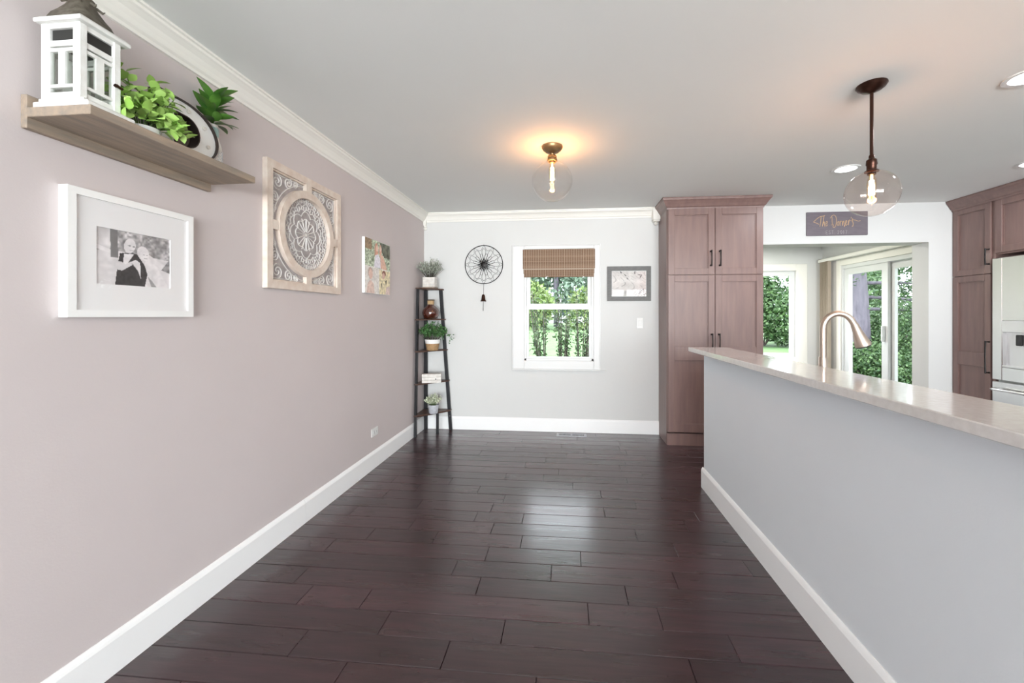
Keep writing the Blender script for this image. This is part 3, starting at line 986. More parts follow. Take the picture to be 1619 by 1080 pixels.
vt = thing('floor_register', (.04, 4.355, 0), 'dark slotted floor vent register below the dining window', 'floor vent')
v0, v1_, q0, q1 = -.115, .205, 4.305, 4.415
mm = MB()
mm.ring([(v0, q0), (v1_, q0), (v1_, q1), (v0, q1)], [(v0 + .025, q0 + .022), (v1_ - .025, q0 + .022), (v1_ - .025, q1 - .022), (v0 + .025, q1 - .022)], lambda u, v, d: (u, v, d), .0002, .005)
mm.box(.038, .052, q0 + .022, q1 - .022, .0002, .005)
mm.build('frame', 'ceramic_grey', vt)
MB().box(v0 + .025, v1_ - .025, q0 + .022, q1 - .022, .0001, .0008).build('duct_shadow', 'plastic_black', vt)
for hx in (v0 + .025, .052):
    for i in range(9):
        MB().box(hx + .006 + i * .0145, hx + .011 + i * .0145, q0 + .022, q1 - .022, .001, .004).build('slat', 'ceramic_grey', vt)

# ------------------------------------------------------------------ wall art on the left wall
def rect(a, b, c, d):
    return [(a, c), (b, c), (b, d), (a, d)]
def frame_ring(mb, a, b, c, d, w, fn, d0, d1):
    mb.ring(rect(a, b, c, d), rect(a + w, b - w, c + w, d - w), fn, d0, d1)
    return mb

def ell(S, Tt, cx, cy, rx, ry, ang=0.0):
    c, s = math.cos(ang), math.sin(ang)
    X = S - cx; Y = Tt - cy
    u = (X * c + Y * s) / rx; v = (-X * s + Y * c) / ry
    return u * u + v * v < 1
def polym(S, Tt, pts):
    inside = np.zeros(S.shape, bool)
    n = len(pts)
    for i in range(n):
        x1_, y1_ = pts[i]; x2_, y2_ = pts[(i + 1) % n]
        cond = ((y1_ > Tt) != (y2_ > Tt))
        with np.errstate(divide='ignore', invalid='ignore'):
            xi = (x2_ - x1_) * (Tt - y1_) / (y2_ - y1_ + 1e-12) + x1_
        inside ^= cond & (S < xi)
    return inside
def smooth_noise(shape, cells, seed):
    rng = np.random.default_rng(seed)
    g = rng.random((cells[1] + 2, cells[0] + 2))
    ys = np.linspace(0, cells[1], shape[0]); xs = np.linspace(0, cells[0], shape[1])
    yi = ys.astype(int); xi = xs.astype(int)
    fy = (ys - yi)[:, None]; fx_ = (xs - xi)[None, :]
    a = g[np.ix_(yi, xi)]; b_ = g[np.ix_(yi, xi + 1)]; c = g[np.ix_(yi + 1, xi)]; d = g[np.ix_(yi + 1, xi + 1)]
    return (a * (1 - fx_) + b_ * fx_) * (1 - fy) + (c * (1 - fx_) + d * fx_) * fy

def wedding(S, Tt):
    sh_ = S.shape
    n1_ = smooth_noise(sh_, (40, 30), 1); n2_ = smooth_noise(sh_, (14, 10), 2)
    g = np.full(sh_, .78) + .12 * (n2_ - .5)
    up = Tt > .58 + .0 * S
    g = np.where(Tt > .62 - .10 * np.abs(S - .3), .20 + .55 * n1_ * n2_ * 1.6, g)
    g = np.where((Tt > .62) & (S < .18), .5 + .4 * n2_, g)
    g = np.where(polym(S, Tt, [(0, .70), (.2, .62), (.3, .60), (.3, .52), (0, .62)]), .86, g)
    g = np.where(polym(S, Tt, [(.68, .62), (1, .40), (1, .30), (.74, .48)]), .82, g)
    g = np.where(polym(S, Tt, [(.86, .36), (1, .62), (1, .30)]), .12 + .3 * n1_, g)
    g = np.where(polym(S, Tt, [(.18, 1), (.27, 1), (.28, .5), (.19, .5)]), .22, g)       # post
    g = np.where(polym(S, Tt, [(.62, .0), (.60, .35), (.66, .60), (.80, .40), (.98, .0)]), .83 + .1 * (n1_ - .5), g)  # veil
    g = np.where(polym(S, Tt, [(.24, .0), (.27, .35), (.30, .58), (.42, .62), (.52, .60), (.62, .42), (.66, .25), (.62, .0)]), .045 + .03 * n1_, g)  # suit
    g = np.where(polym(S, Tt, [(.35, .58), (.34, .42), (.38, .38), (.48, .60)]), .85, g)  # shirt
    g = np.where(ell(S, Tt, .30, .36, .075, .075), .74, g)                                  # hands
    g = np.where(polym(S, Tt, [(.28, .32), (.44, .46), (.46, .40), (.32, .27)]), .72, g)
    g = np.where(polym(S, Tt, [(.44, .45), (.50, .50), (.56, .45), (.57, .16), (.53, .30)]), .84, g)
    g = np.where(ell(S, Tt, .425, .735, .075, .135, -.15), .80, g)
    g = np.where(ell(S, Tt, .42, .74, .02, .012) | ell(S, Tt, .475, .73, .018, .012), .35, g)
    g = np.where(ell(S, Tt, .45, .66, .03, .010), .45, g)
    g = np.where(ell(S, Tt, .60, .64, .080, .125, .1), .74 + .1 * n1_, g)
    g = np.where(ell(S, Tt, .625, .60, .060, .095, .1), .84, g)
    g = np.where(ell(S, Tt, .61, .61, .016, .010) | ell(S, Tt, .655, .61, .014, .010), .35, g)
    g = np.where(ell(S, Tt, .635, .545, .025, .010), .5, g)
    g = np.where(polym(S, Tt, [(.66, .22), (.72, .14), (.80, .0), (.72, .0)]), .35, g)
    g = np.clip(g * (.90 + .2 * smooth_noise(sh_, (22, 18), 8)), 0, 1)
    return np.stack([g * .98, g * .93, g * .94], -1)

wf = thing('wedding_photo_frame', (XL, 1.37, 1.278), 'white square frame with wide mat and black-and-white couple photo', 'picture frame')
f1 = fX(XL)
fa, fb, fc_, fd = 1.151, 1.589, 1.277, 1.703
frame_ring(MB(), fa, fb, fc_, fd, .024, f1, .0005, .034).build('frame', 'frame_white', wf)
MB().prism(rect(fa + .02, fb - .02, fc_ + .02, fd - .02), f1, .001, .020).build('backing', 'plastic_white', wf)
pa, pb, pcc, pd = 1.237, 1.496, 1.392, 1.588
MB().ring(rect(fa + .022, fb - .022, fc_ + .022, fd - .022), rect(pa, pb, pcc, pd), f1, .0202, .026).build('mat', 'mat_board', wf)
grid_print('photo', 'print', wf, f1, pa - .004, pb + .004, pcc - .004, pd + .004, 130, 100, wedding, lambda s, t: np.full(s.shape, .0215))
MB().prism(rect(fa + .022, fb - .022, fc_ + .022, fd - .022), f1, .0285, .0300).build('glass', 'picture_glass', wf)

# carved medallion panel
md_ = thing('medallion_panel', (XL, 2.374, 1.432), 'square pale wood wall panel with embossed metal rosette in a ring', 'wall decor')
ma, mb2, mc_, md2 = 2.022, 2.727, 1.432, 2.132
mcu, mcv = (ma + mb2) / 2, (mc_ + md2) / 2
frame_ring(MB(), ma, mb2, mc_, md2, .043, f1, .0005, .030).build('frame', 'wood_pale', md_)
lip = MB(); frame_ring(lip, ma + .043, mb2 - .043, mc_ + .043, md2 - .043, .008, f1, .004, .018)
lip.build('inner_lip', 'wood_pale', md_)
NN = 72
RO, RI = .264, .219
o_ = [(mcu + RO * math.cos(2 * PI * i / NN), mcv + RO * math.sin(2 * PI * i / NN)) for i in range(NN)]
i_ = [(mcu + RI * math.cos(2 * PI * i / NN), mcv + RI * math.sin(2 * PI * i / NN)) for i in range(NN)]
MB().ring(o_, i_, f1, .006, .032).build('ring', 'wood_pale', md_)
hw = .026
inr = .35 - .058
for (du, dv) in ((0, 1), (0, -1), (1, 0), (-1, 0)):
    r0, r1 = RO - .006, .308
    if du:
        q = rect(min(mcu + du * r0, mcu + du * r1), max(mcu + du * r0, mcu + du * r1), mcv - hw, mcv + hw)
    else:
        q = rect(mcu - hw, mcu + hw, min(mcv + dv * r0, mcv + dv * r1), max(mcv + dv * r0, mcv + dv * r1))
    MB().prism(q, f1, .006, .030).build('spoke', 'wood_pale', md_)
EX = .313
def emboss(S, Tt):
    u = (S - .5) * 2 * EX; v = (Tt - .5) * 2 * EX
    u = u * .94; v = v * .94
    r = np.hypot(u, v); a = np.arctan2(v, u)
    h = np.zeros(S.shape)
    def line(d, w): return np.clip(1 - np.abs(d) / w, 0, 1)
    w = .0042
    # 16 spoke lines near the centre with small buds
    k = 16
    ang = np.abs(((a * k / (2 * PI)) + .5) % 1 - .5) * (2 * PI / k) * r
    h = np.maximum(h, np.where((r > .015) & (r < .095), line(ang, .0036), 0))
    # petals: scalloped rings
    for (rad, n_, amp, ph) in ((.075, 8, .016, 0), (.108, 8, .026, 0), (.135, 16, .014, .5), (.160, 16, .016, 0), (.188, 32, .010, 0)):
        rr = rad + amp * np.abs(np.cos(n_ * (a + ph * PI / n_) / 2))
        h = np.maximum(h, line(r - rr, w))
    k = 48
    ang = np.abs(((a * k / (2 * PI)) + .5) % 1 - .5) * (2 * PI / k) * r
    h = np.maximum(h, np.where((r > .142) & (r < .163), line(ang, .0030), 0))
    k = 64
    ang = np.abs(((a * k / (2 * PI)) + .5) % 1 - .5) * (2 * PI / k) * r
    h = np.maximum(h, np.where((r > .178) & (r < .205), line(ang, .0028), 0))
    h = np.where(r < .018, 1 - r / .018, h)
    # corner scrolls
    au, av = np.abs(u), np.abs(v)
    for (cx_, cy_, R_) in ((.235, .235, .040), (.255, .150, .032), (.150, .255, .032), (.262, .09, .020), (.09, .262, .020)):
        d = np.hypot(au - cx_, av - cy_)
        th = np.arctan2(av - cy_, au - cx_)
        sp_ = (d / R_ + th / (2 * PI)) % .5 - .25
        h = np.maximum(h, np.where(d < R_, line(sp_ * R_, .0048), 0))
    h = np.maximum(h, np.where(r > .262, line(r - .270, .004), 0))
    h = np.maximum(h, line(np.maximum(au, av) - .275, .003))
    return h
def emb_col(S, Tt):
    h = emboss(S, Tt)[..., None]
    n_ = smooth_noise(S.shape, (30, 30), 5)[..., None]
    base = np.array([.40, .365, .365]) * (.8 + .35 * n_)
    top = np.array([.80, .78, .75])
    return base * (1 - np.clip(h * 1.15, 0, 1)) + top * np.clip(h * 1.15, 0, 1)
grid_print('embossed_sheet', 'embossed', md_, f1, mcu - EX, mcu + EX, mcv - EX, mcv + EX, 260, 260, emb_col,
           lambda s, t: .006 + .006 * emboss(s, t))

# canvas print
cv = thing('canvas_print', (XL, 3.30, 1.464), 'small square canvas collage of family photos nearest the back corner', 'canvas print')
def collage(S, Tt):
    sh_ = S.shape
    n1_ = smooth_noise(sh_, (46, 46), 11)[..., None]; n2_ = smooth_noise(sh_, (18, 18), 12)[..., None]
    green = np.array([.07, .12, .04]) * (1 - n1_) + np.array([.80, .88, .70]) * n1_
    dark = np.array([.06, .06, .04]) * (1 - n2_) + np.array([.20, .21, .14]) * n2_
    c = green * np.ones(sh_ + (1,))
    def put(mask, col):
        nonlocal c
        c = np.where(mask[..., None], np.asarray(col), c)
    put((Tt > .80) & (S < .25), np.array([.30, .20, .11]) * (.6 + .8 * n1_))
    put(polym(S, Tt, [(.55, 1), (1, 1), (1, .72), (.75, .72), (.6, .85)]), dark)
    put(ell(S, Tt, .43, .80, .075, .16), [.62, .32, .22])
    put(ell(S, Tt, .59, .84, .05, .11), [.66, .36, .26])
    put(ell(S, Tt, .46, .86, .05, .06), [.80, .56, .46])
    put(ell(S, Tt, .60, .87, .04, .05), [.80, .56, .46])
    put(polym(S, Tt, [(.33, .50), (.38, .72), (.50, .76), (.60, .66), (.62, .50)]), [.78, .75, .82])
    put(polym(S, Tt, [(.60, .50), (.58, .74), (.68, .76), (.80, .62), (.88, .46)]), [.72, .45, .34])
    put(Tt < .50 - .02 * S, [.85, .82, .78])
    put((Tt < .485 - .02 * S) & (S < .52), np.array([.78, .74, .70]) * (.9 + .15 * n2_))
    put((Tt < .485 - .02 * S) & (S >= .54), np.array([.80, .70, .46]) * (.75 + .4 * n1_))
    put(ell(S, Tt, .20, .38, .09, .10), [.55, .40, .33])
    put(ell(S, Tt, .21, .35, .075, .09), [.74, .52, .44])
    put(polym(S, Tt, [(.05, .0), (.10, .18), (.20, .25), (.32, .18), (.36, .0)]), [.74, .55, .48])
    put(ell(S, Tt, .74, .41, .08, .06), [.25, .09, .06])
    put(ell(S, Tt, .72, .36, .06, .06), [.70, .45, .36])
    put(polym(S, Tt, [(.60, .20), (.62, .10), (.66, .22)]) | polym(S, Tt, [(.78, .26), (.84, .18), (.86, .30)]), [.12, .11, .06])
    put(polym(S, Tt, [(.80, .0), (.84, .14), (.98, .18), (1, 0)]), [.72, .56, .52])
    return np.clip(c * (.80 + .40 * n1_) + .06 * (n2_ - .5), 0, 1)
ca_, cb_, cc_, cd_ = 3.075, 3.532, 1.464, 1.912
MB().box(XL + .0005, XL + .025, ca_, cb_, cc_, cd_, .002).build('stretched_canvas', 'frame_white', cv)
grid_print('photo_collage', 'print_gloss', cv, f1, ca_ + .002, cb_ - .002, cc_ + .002, cd_ - .002, 110, 110, collage, lambda s, t: np.full(s.shape, .0256))

# grey framed picture on the back wall
gp = thing('grey_framed_picture', (.665, YB, 1.44), 'grey wooden frame with pale relief print beside the dining window', 'picture frame')
fb_ = fY(YB)
ga, gb, gc, gd = .432, .897, 1.440, 1.815
frame_ring(MB(), ga, gb, gc, gd, .048, fb_, .0005, .022).build('frame', 'frame_grey', gp)
frame_ring(MB(), ga + .048, gb - .048, gc + .048, gd - .048, .004, fb_, .001, .012).build('inner_edge', 'plastic_white', gp)
def relief(S, Tt):
    sh_ = S.shape
    n1_ = smooth_noise(sh_, (50, 36), 21); n2_ = smooth_noise(sh_, (9, 7), 22); n3_ = smooth_noise(sh_, (26, 8), 23)
    g = .56 + .16 * (n2_ - .5) + .10 * (n1_ - .5)
    st = np.abs(((S * 1.0 + .55 * Tt + .22 * np.sin(6 * Tt + 3 * S)) * 5.2) % 1 - .5)
    g = np.where((st < .06) & (n3_ > .45), g * .62, g)
    for (x, y, rx_, ry_, an) in ((.27, .94, .022, .05, .3), (.67, .92, .022, .06, 0), (.40, .82, .05, .018, -1.0), (.46, .70, .05, .018, -1.0), (.84, .78, .07, .02, 1.2), (.80, .84, .05, .012, .1)):
        g = np.where(ell(S, Tt, x, y, rx_, ry_, an), .16, g)
    for (x, y, rx_, ry_, an) in ((.86, .24, .085, .022, .8), (.80, .13, .07, .020, 1.0), (.95, .10, .05, .022, .6), (.38, .16, .09, .010, 1.0), (.26, .14, .09, .008, 0), (.40, .05, .09, .008, 0)):
        g = np.where(ell(S, Tt, x, y, rx_, ry_, an), .22, g)
    pk = np.clip((S - .6) * 1.5, 0, 1) * .08
    return np.clip(np.stack([g * 1.02 + pk, g * .965, g * .93], -1), 0, 1)
grid_print('print', 'print', gp, fb_, ga + .046, gb - .046, gc + .046, gd - .046, 130, 100, relief, lambda s, t: np.full(s.shape, .006))
MB().prism(rect(ga + .046, gb - .046, gc + .046, gd - .046), fb_, .0085, .0095).build('glass', 'picture_glass', gp)

# wire medallion with bell
wc = thing('wire_medallion', (-.932, YB, 1.853), 'black wire flower medallion in a ring with hanging bell', 'wall decor')
cx_, cz_ = -.932, 1.853
yw = YB - .012
def circ(r, n=48):
    return [(cx_ + r * math.cos(2 * PI * i / n), yw, cz_ + r * math.sin(2 * PI * i / n)) for i in range(n)]
MB().tube(circ(.214), .0044, 8, closed=True).build('ring', 'black_metal', wc, smooth='all')
def petal(ang, r0, r1, w, rad):
    pts = []
    for k in range(25):
        t = k / 24
        # loop out and back
        rr = r0 + (r1 - r0) * math.sin(PI * t) ** .8
        aa = ang + w * math.cos(PI * t) * (math.sin(PI * t) ** .6 + .10)
        pts.append((cx_ + rr * math.cos(aa), yw, cz_ + rr * math.sin(aa)))
    MB().tube(pts, rad, 5).build('petal', 'black_metal', wc, smooth='all')
for k in range(12):
    a = PI / 2 + 2 * PI * k / 12
    petal(a, .035, .178, .24, .0017)
for k in range(12):
    a = PI / 2 + 2 * PI * (k + .5) / 12
    petal(a, .035, .122, .22, .0017)
for k in range(12):
    a = PI / 2 + 2 * PI * (k + .5) / 12
    pts = []
    for j in range(9):
        t = j / 8
        rr = .212 - .052 * math.sin(PI * t)
        aa = a + .26 * (t - .5) * 1.9
        pts.append((cx_ + rr * math.cos(aa), yw, cz_ + rr * math.sin(aa)))
    MB().tube(pts, .0015, 5).build('outer_loop', 'black_metal', wc, smooth='all')
for k in range(16):
    a = 2 * PI * k / 16
    r1 = .10 if k % 2 else .085
    MB().tube([(cx_ + .02 * math.cos(a), yw, cz_ + .02 * math.sin(a)), (cx_ + .05 * math.cos(a), yw, cz_ + .05 * math.sin(a)), (cx_ + r1 * math.cos(a), yw, cz_ + r1 * math.sin(a))], [.0045, .0036, .0012], 6).build('ray', 'black_metal', wc)
MB().tube([(cx_, yw - .008, cz_), (cx_, yw - .003, cz_), (cx_, yw + .006, cz_)], [.02, .033, .030], 16).build('hub', 'black_metal', wc, smooth=True)
MB().tube([(cx_, yw, cz_ - .214), (cx_ - .002, yw, cz_ - .27), (cx_ - .003, yw, 1.512)], .0017, 5).build('chain', 'black_metal', wc)
bx_ = cx_ - .003
MB().lathe(bx_, yw - .012, [(.004, 1.520), (.012, 1.516), (.018, 1.500), (.021, 1.475), (.025, 1.455), (.033, 1.446), (.032, 1.440), (.02, 1.442)], 16).build('bell', 'bronze', wc, smooth=True)
MB().tube([(bx_, yw - .012, 1.445), (bx_ - .001, yw - .012, 1.385), (bx_ - .002, yw - .012, 1.335)], [.0016, .0024, .003], 6).build('clapper_tail', 'black_metal', wc)
MB().tube([(cx_, YB, cz_ + .22), (cx_, yw - .004, cz_ + .22)], .003, 6).build('nail', 'black_metal', wc)

# ------------------------------------------------------------------ name sign on the header
sg = thing('name_sign', (2.775, YB, 2.112), 'dark plum-grey wooden family name sign with gold script above the opening', 'sign')
sa, sb, sc_, sd = 2.481, 3.075, 2.112, 2.357
MB().box(sa, sb, YB - .016, YB - .0005, sc_, sd, .003).build('board', 'sign_board', sg)
SWd, SHd = sb - sa, sd - sc_
def stroke(pts, r=.0028):
    # smooth Catmull-Rom through points given in sign fractions
    P = [Vector((sa + SWd * u, YB - .0165, sc_ + SHd * v)) for u, v in pts]
    out = []
    n = len(P)
    for i in range(n - 1):
        p0 = P[max(i - 1, 0)]; p1_ = P[i]; p2_ = P[i + 1]; p3 = P[min(i + 2, n - 1)]
        for k in range(6):
            t = k / 6
            out.append(.5 * ((2 * p1_) + (-p0 + p2_) * t + (2 * p0 - 5 * p1_ + 4 * p2_ - p3) * t * t + (-p0 + 3 * p1_ - 3 * p2_ + p3) * t ** 3))
    out.append(P[-1])
    return out, r
def lettering(name, strokes, m, r):
    t = MB()
    for s_ in strokes:
        pts, _ = stroke(s_)
        t.tube(pts, r, 5)
    t.build(name, m, sg, smooth='all')
# T
lettering('letter', [[(.11, .58), (.15, .54), (.20, .48)], [(.11, .58), (.17, .72), (.22, .80), (.27, .82), (.30, .86)], [(.235, .82), (.228, .60), (.215, .38)]], 'sign_gold', .0030)
# h
lettering('letter', [[(.285, .84), (.270, .60), (.255, .38), (.27, .52), (.285, .58), (.290, .48), (.298, .37)]], 'sign_gold', .0028)
# e
lettering('letter', [[(.31, .48), (.335, .52), (.335, .60), (.318, .58), (.312, .46), (.325, .40), (.345, .46)]], 'sign_gold', .0026)
# D
lettering('letter', [[(.415, .78), (.415, .60), (.42, .46), (.40, .44)], [(.385, .72), (.42, .84), (.46, .84), (.485, .70), (.48, .46), (.455, .34), (.43, .36), (.44, .46)]], 'sign_gold', .0028)
# o
lettering('letter', [[(.515, .58), (.500, .52), (.505, .43), (.520, .42), (.530, .52), (.518, .58), (.535, .56)]], 'sign_gold', .0026)
# r
lettering('letter', [[(.545, .58), (.545, .40)], [(.546, .50), (.558, .60), (.572, .58)]], 'sign_gold', .0026)
# n
lettering('letter', [[(.585, .60), (.585, .40), (.595, .54), (.606, .60), (.612, .50), (.614, .36), (.625, .42)]], 'sign_gold', .0026)
# e
lettering('letter', [[(.632, .48), (.652, .54), (.648, .62), (.635, .58), (.632, .46), (.645, .41), (.662, .47)]], 'sign_gold', .0026)
# r
lettering('letter', [[(.680, .62), (.682, .42), (.686, .52), (.700, .64), (.712, .60)]], 'sign_gold', .0026)
lettering('apostrophe', [[(.728, .76), (.724, .70)]], 'sign_gold', .0026)
# s with long tail
lettering('letter', [[(.735, .58), (.750, .70), (.745, .60), (.760, .48), (.752, .37), (.738, .38)], [(.752, .64), (.80, .62), (.84, .58), (.875, .60)]], 'sign_gold', .0028)
def caps(u, ch, w=.026, h=.15, v=.055):
    A = lambda x, y: (u + x * w, v + y * h)
    S_ = {'E': [[A(1, 1), A(0, 1), A(0, 0), A(1, 0)], [A(0, .5), A(.8, .5)]],
          'S': [[A(1, .85), A(.6, 1), A(.1, .85), A(.2, .6), A(.8, .42), A(.95, .15), A(.5, 0), A(0, .14)]],
          'T': [[A(0, 1), A(1, 1)], [A(.5, 1), A(.5, 0)]], '.': [[A(.2, .02), A(.3, .02)]],
          '2': [[A(.05, .8), A(.4, 1), A(.9, .85), A(.85, .55), A(0, 0), A(1, 0)]],
          '0': [[A(.5, 1), A(.05, .8), A(.05, .2), A(.5, 0), A(.95, .2), A(.95, .8), A(.5, 1)]],
          '1': [[A(.2, .8), A(.5, 1), A(.5, 0)]],
          '7': [[A(0, 1), A(1, 1), A(.4, 0)]]}[ch]
    t = MB()
    for s_ in S_:
        t.tube([(sa + SWd * a, YB - .0165, sc_ + SHd * b) for a, b in s_], .0019, 5)
    t.build('letter', 'sign_grey', sg)
for u, ch in ((.315, 'E'), (.362, 'S'), (.410, 'T'), (.448, '.'), (.505, '2'), (.552, '0'), (.592, '1'), (.632, '7')):
    caps(u, ch)

# ------------------------------------------------------------------ floating shelf
fs = thing('floating_shelf', (XL, 1.376, 1.845), 'weathered wooden ledge shelf mounted on the taupe wall', 'shelf')
SZ = 1.903
MB().box(XL + .0005, XL + .021, 1.060, 1.690, 1.842, 1.943, .002).build('back_rail', 'shelf_wood', fs)
MB().box(XL + .0215, -1.392, 1.060, 1.692, 1.874, SZ, .002).build('board', 'shelf_wood', fs)

# lantern ---------------------------------------------------------------
lx0, lx1, ly0, ly1 = -1.588, -1.456, 1.082, 1.196
la = thing('lantern', ((lx0 + lx1) / 2, (ly0 + ly1) / 2, SZ), 'white wooden candle lantern with dark metal roof on the ledge shelf', 'lantern')
bs = MB().box(lx0 - .012, lx1 + .040, ly0 - .012, ly1 + .012, SZ + .0005, SZ + .022, .004)
bs.box(lx0 - .004, lx1 + .016, ly0 - .004, ly1 + .004, SZ + .022, SZ + .034, .003)
bs.build('base', 'white_paint_worn', la)
zb, zt_ = SZ + .034, 2.166
pw = .021
for (px, py) in ((lx0, ly0), (lx1 - pw, ly0), (lx0, ly1 - pw), (lx1 - pw, ly1 - pw)):
    MB().box(px, px + pw, py, py + pw, zb, zt_, .002).build('corner_post', 'white_paint_worn', la)
def lat_face(fn, u0, u1, name, dk=.010):
    s = MB()
    um = (u0 + u1) / 2
    def bx(a, b, c, d): s.prism(rect(a, b, c, d), fn, 0, dk)
    H = zt_ - zb
    e_ = .006
    w0, w1_ = u0 + e_, u1 - e_
    bx(u0, w0, zb, zt_); bx(w1_, u1, zb, zt_)
    for (ha, hb) in ((0, .09), (.155, .195), (.63, .675), (.70, .775), (.935, 1.0)):
        bx(w0, w1_, zb + H * ha, zb + H * hb)
    bx(um - .011, um + .011, zb + H * .195, zb + H * .63)
    o = s.build(name, 'white_paint_worn', la)
    MB().prism(rect(u0, u1, zb, zb + H * .78), fn, dk * .5, dk * .5 + .0015).build('pane', 'lantern_glass', o)
    MB().prism(rect(u0, u1, zb + H * .78, zb + H * .93), fn, dk * .6, dk * .6 + .0015).build('vent_mesh', 'candle_dark', o)
    return o
lat_face(lambda u, v, d: (u, ly0 + .004 + d, v), lx0 + pw, lx1 - pw, 'side_frame')
lat_face(lambda u, v, d: (u, ly1 - .004 - d, v), lx0 + pw, lx1 - pw, 'side_frame')
dface = lat_face(lambda u, v, d: (lx1 - .003 - d, u, v), ly0 + pw - .008, ly1 - pw + .008, 'door')
lat_face(lambda u, v, d: (lx0 + .004 + d, u, v), ly0 + pw, ly1 - pw, 'side_frame')
lt = MB().tube([(lx1 - .002, ly1 - pw + .004, zb + .088), (lx1 + .008, ly1 - pw + .004, zb + .088)], .005, 8)
lt.tube([(lx1 + .006, ly1 - pw - .002, zb + .088), (lx1 + .006, ly1 - pw + .020, zb + .085)], .0045, 8)
lt.build('latch', 'bronze', la)
sl_ = MB()
def taper_slab(mb, a0, a1, b0, b1, z0, z1, ins):
    vs = [(a0, b0, z0), (a1, b0, z0), (a1, b1, z0), (a0, b1, z0),
          (a0 + ins, b0 + ins, z1), (a1 - ins, b0 + ins, z1), (a1 - ins, b1 - ins, z1), (a0 + ins, b1 - ins, z1)]
    return mb.add(vs, [(0, 3, 2, 1), (4, 5, 6, 7), (0, 1, 5, 4), (1, 2, 6, 5), (2, 3, 7, 6), (3, 0, 4, 7)])
sl_.box(lx0 - .010, lx1 + .016, ly0 - .012, ly1 + .018, zt_, zt_ + .012, .002)
taper_slab(sl_, lx0 - .008, lx1 + .014, ly0 - .010, ly1 + .016, zt_ + .012, zt_ + .020, .008)
sl_.build('cornice', 'white_paint_worn', la)
rv = []; rf = []
ccx, ccy = (lx0 + lx1) / 2, (ly0 + ly1) / 2
prof = [(.066, .0), (.058, .020), (.045, .038), (.036, .060), (.031, .075), (.031, .090), (.020, .098), (.008, .110)]
for (r, z) in prof:
    for i in range(16):
        a = 2 * PI * (i + .5) / 16
        # rounded square
        cxx, syy = math.cos(a), math.sin(a)
        k_ = 1 / max(abs(cxx), abs(syy)) if z < .05 else 1.0 + (1 / max(abs(cxx), abs(syy)) - 1) * max(0, (.09 - z) / .05) * .6
        rv.append((ccx + r * cxx * k_, ccy + r * .9 * syy * k_, zt_ + .020 + z))
for k in range(len(prof) - 1):
    for i in range(16):
        j = (i + 1) % 16
        rf.append((k * 16 + i, k * 16 + j, (k + 1) * 16 + j, (k + 1) * 16 + i))
rf.append(tuple((len(prof) - 1) * 16 + i for i in range(16)))
MB().add(rv, rf).build('roof', 'lantern_roof', la, smooth=True)
fl = MB()
for k in range(8):
    a = 2 * PI * k / 8
    fl.tube([(ccx + .03 * math.cos(a), ccy + .03 * math.sin(a), zt_ + .098), (ccx + .045 * math.cos(a), ccy + .045 * math.sin(a), zt_ + .088), (ccx + .050 * math.cos(a), ccy + .050 * math.sin(a), zt_ + .094)], [.004, .004, .001], 6)
fl.build('vent_crown', 'lantern_roof', la)
hp = [(ccx, ccy + .028 * math.cos(2 * PI * i / 20), zt_ + .150 + .028 * math.sin(2 * PI * i / 20)) for i in range(20)]
MB().tube(hp, .003, 6, closed=True).build('carry_ring', 'bronze', la)
MB().lathe(ccx, ccy, [(.018, SZ + .0345), (.018, SZ + .10), (.015, SZ + .103)], 16).build('candle', 'ceramic_white', la, smooth=True)

# leaf placing -----------------------------------------------------------
def place_leaf(me, parent, base, direction, roll=0.0, s=1.0):
    o = bpy.data.objects.new('leaf', me)
    COL.objects.link(o)
    o.parent = parent
    d = Vector(direction).normalized()
    q = d.to_track_quat('X', 'Z')
    o.rotation_mode = 'QUATERNION'
    from mathutils import Quaternion
    o.rotation_quaternion = q @ Quaternion((1, 0, 0), roll)
    o.location = Vector(base) - root_loc(parent)
    o.scale = (s, s, s)
    return o

# bright green bushy plant
p1x, p1y = -1.510, 1.312
pp = thing('leafy_potted_plant', (p1x, p1y, SZ), 'bushy lime-green artificial plant in a white pot beside the lantern', 'plant')
MB().lathe(p1x, p1y, [(.030, SZ + .0005), (.040, SZ + .005), (.048, SZ + .030), (.050, SZ + .046), (.045, SZ + .046), (.042, SZ + .036), (.001, SZ + .036)], 24).build('pot', 'ceramic_white', pp, smooth=True)
v_, f_ = bent_leaf(.043, .029, .25, .25, 4)
lm1 = mesh_from('leaf', v_, f_, 'leaf_lime')
rl = random.Random(12)
spr = [((.02, -.095, .10), 9), ((.01, -.065, .155), 9), ((.02, -.03, .11), 10), ((.0, .04, .175), 12), ((.02, .015, .14), 9), ((.03, .055, .10), 10), ((.03, .085, .08), 10),
       ((.07, .07, .03), 10), ((.06, -.08, .05), 9), ((.07, -.04, .06), 9), ((.085, .0, .035), 9), ((.085, .05, .02), 10), ((-.03, .02, .11), 8), ((-.02, .09, .10), 8), ((.065, .02, .09), 10),
       ((.06, .08, .05), 9), ((.085, .065, .0), 10), ((.05, -.10, .03), 8), ((.08, .085, -.01), 9), ((.04, .075, .13), 9),
       ((.03, -.115, .06), 9), ((.06, -.11, .01), 8), ((.09, -.06, .015), 8), ((.095, .03, -.005), 9), ((.0, -.10, .145), 8), ((-.01, .07, .15), 9), ((.05, .0, .12), 9)]
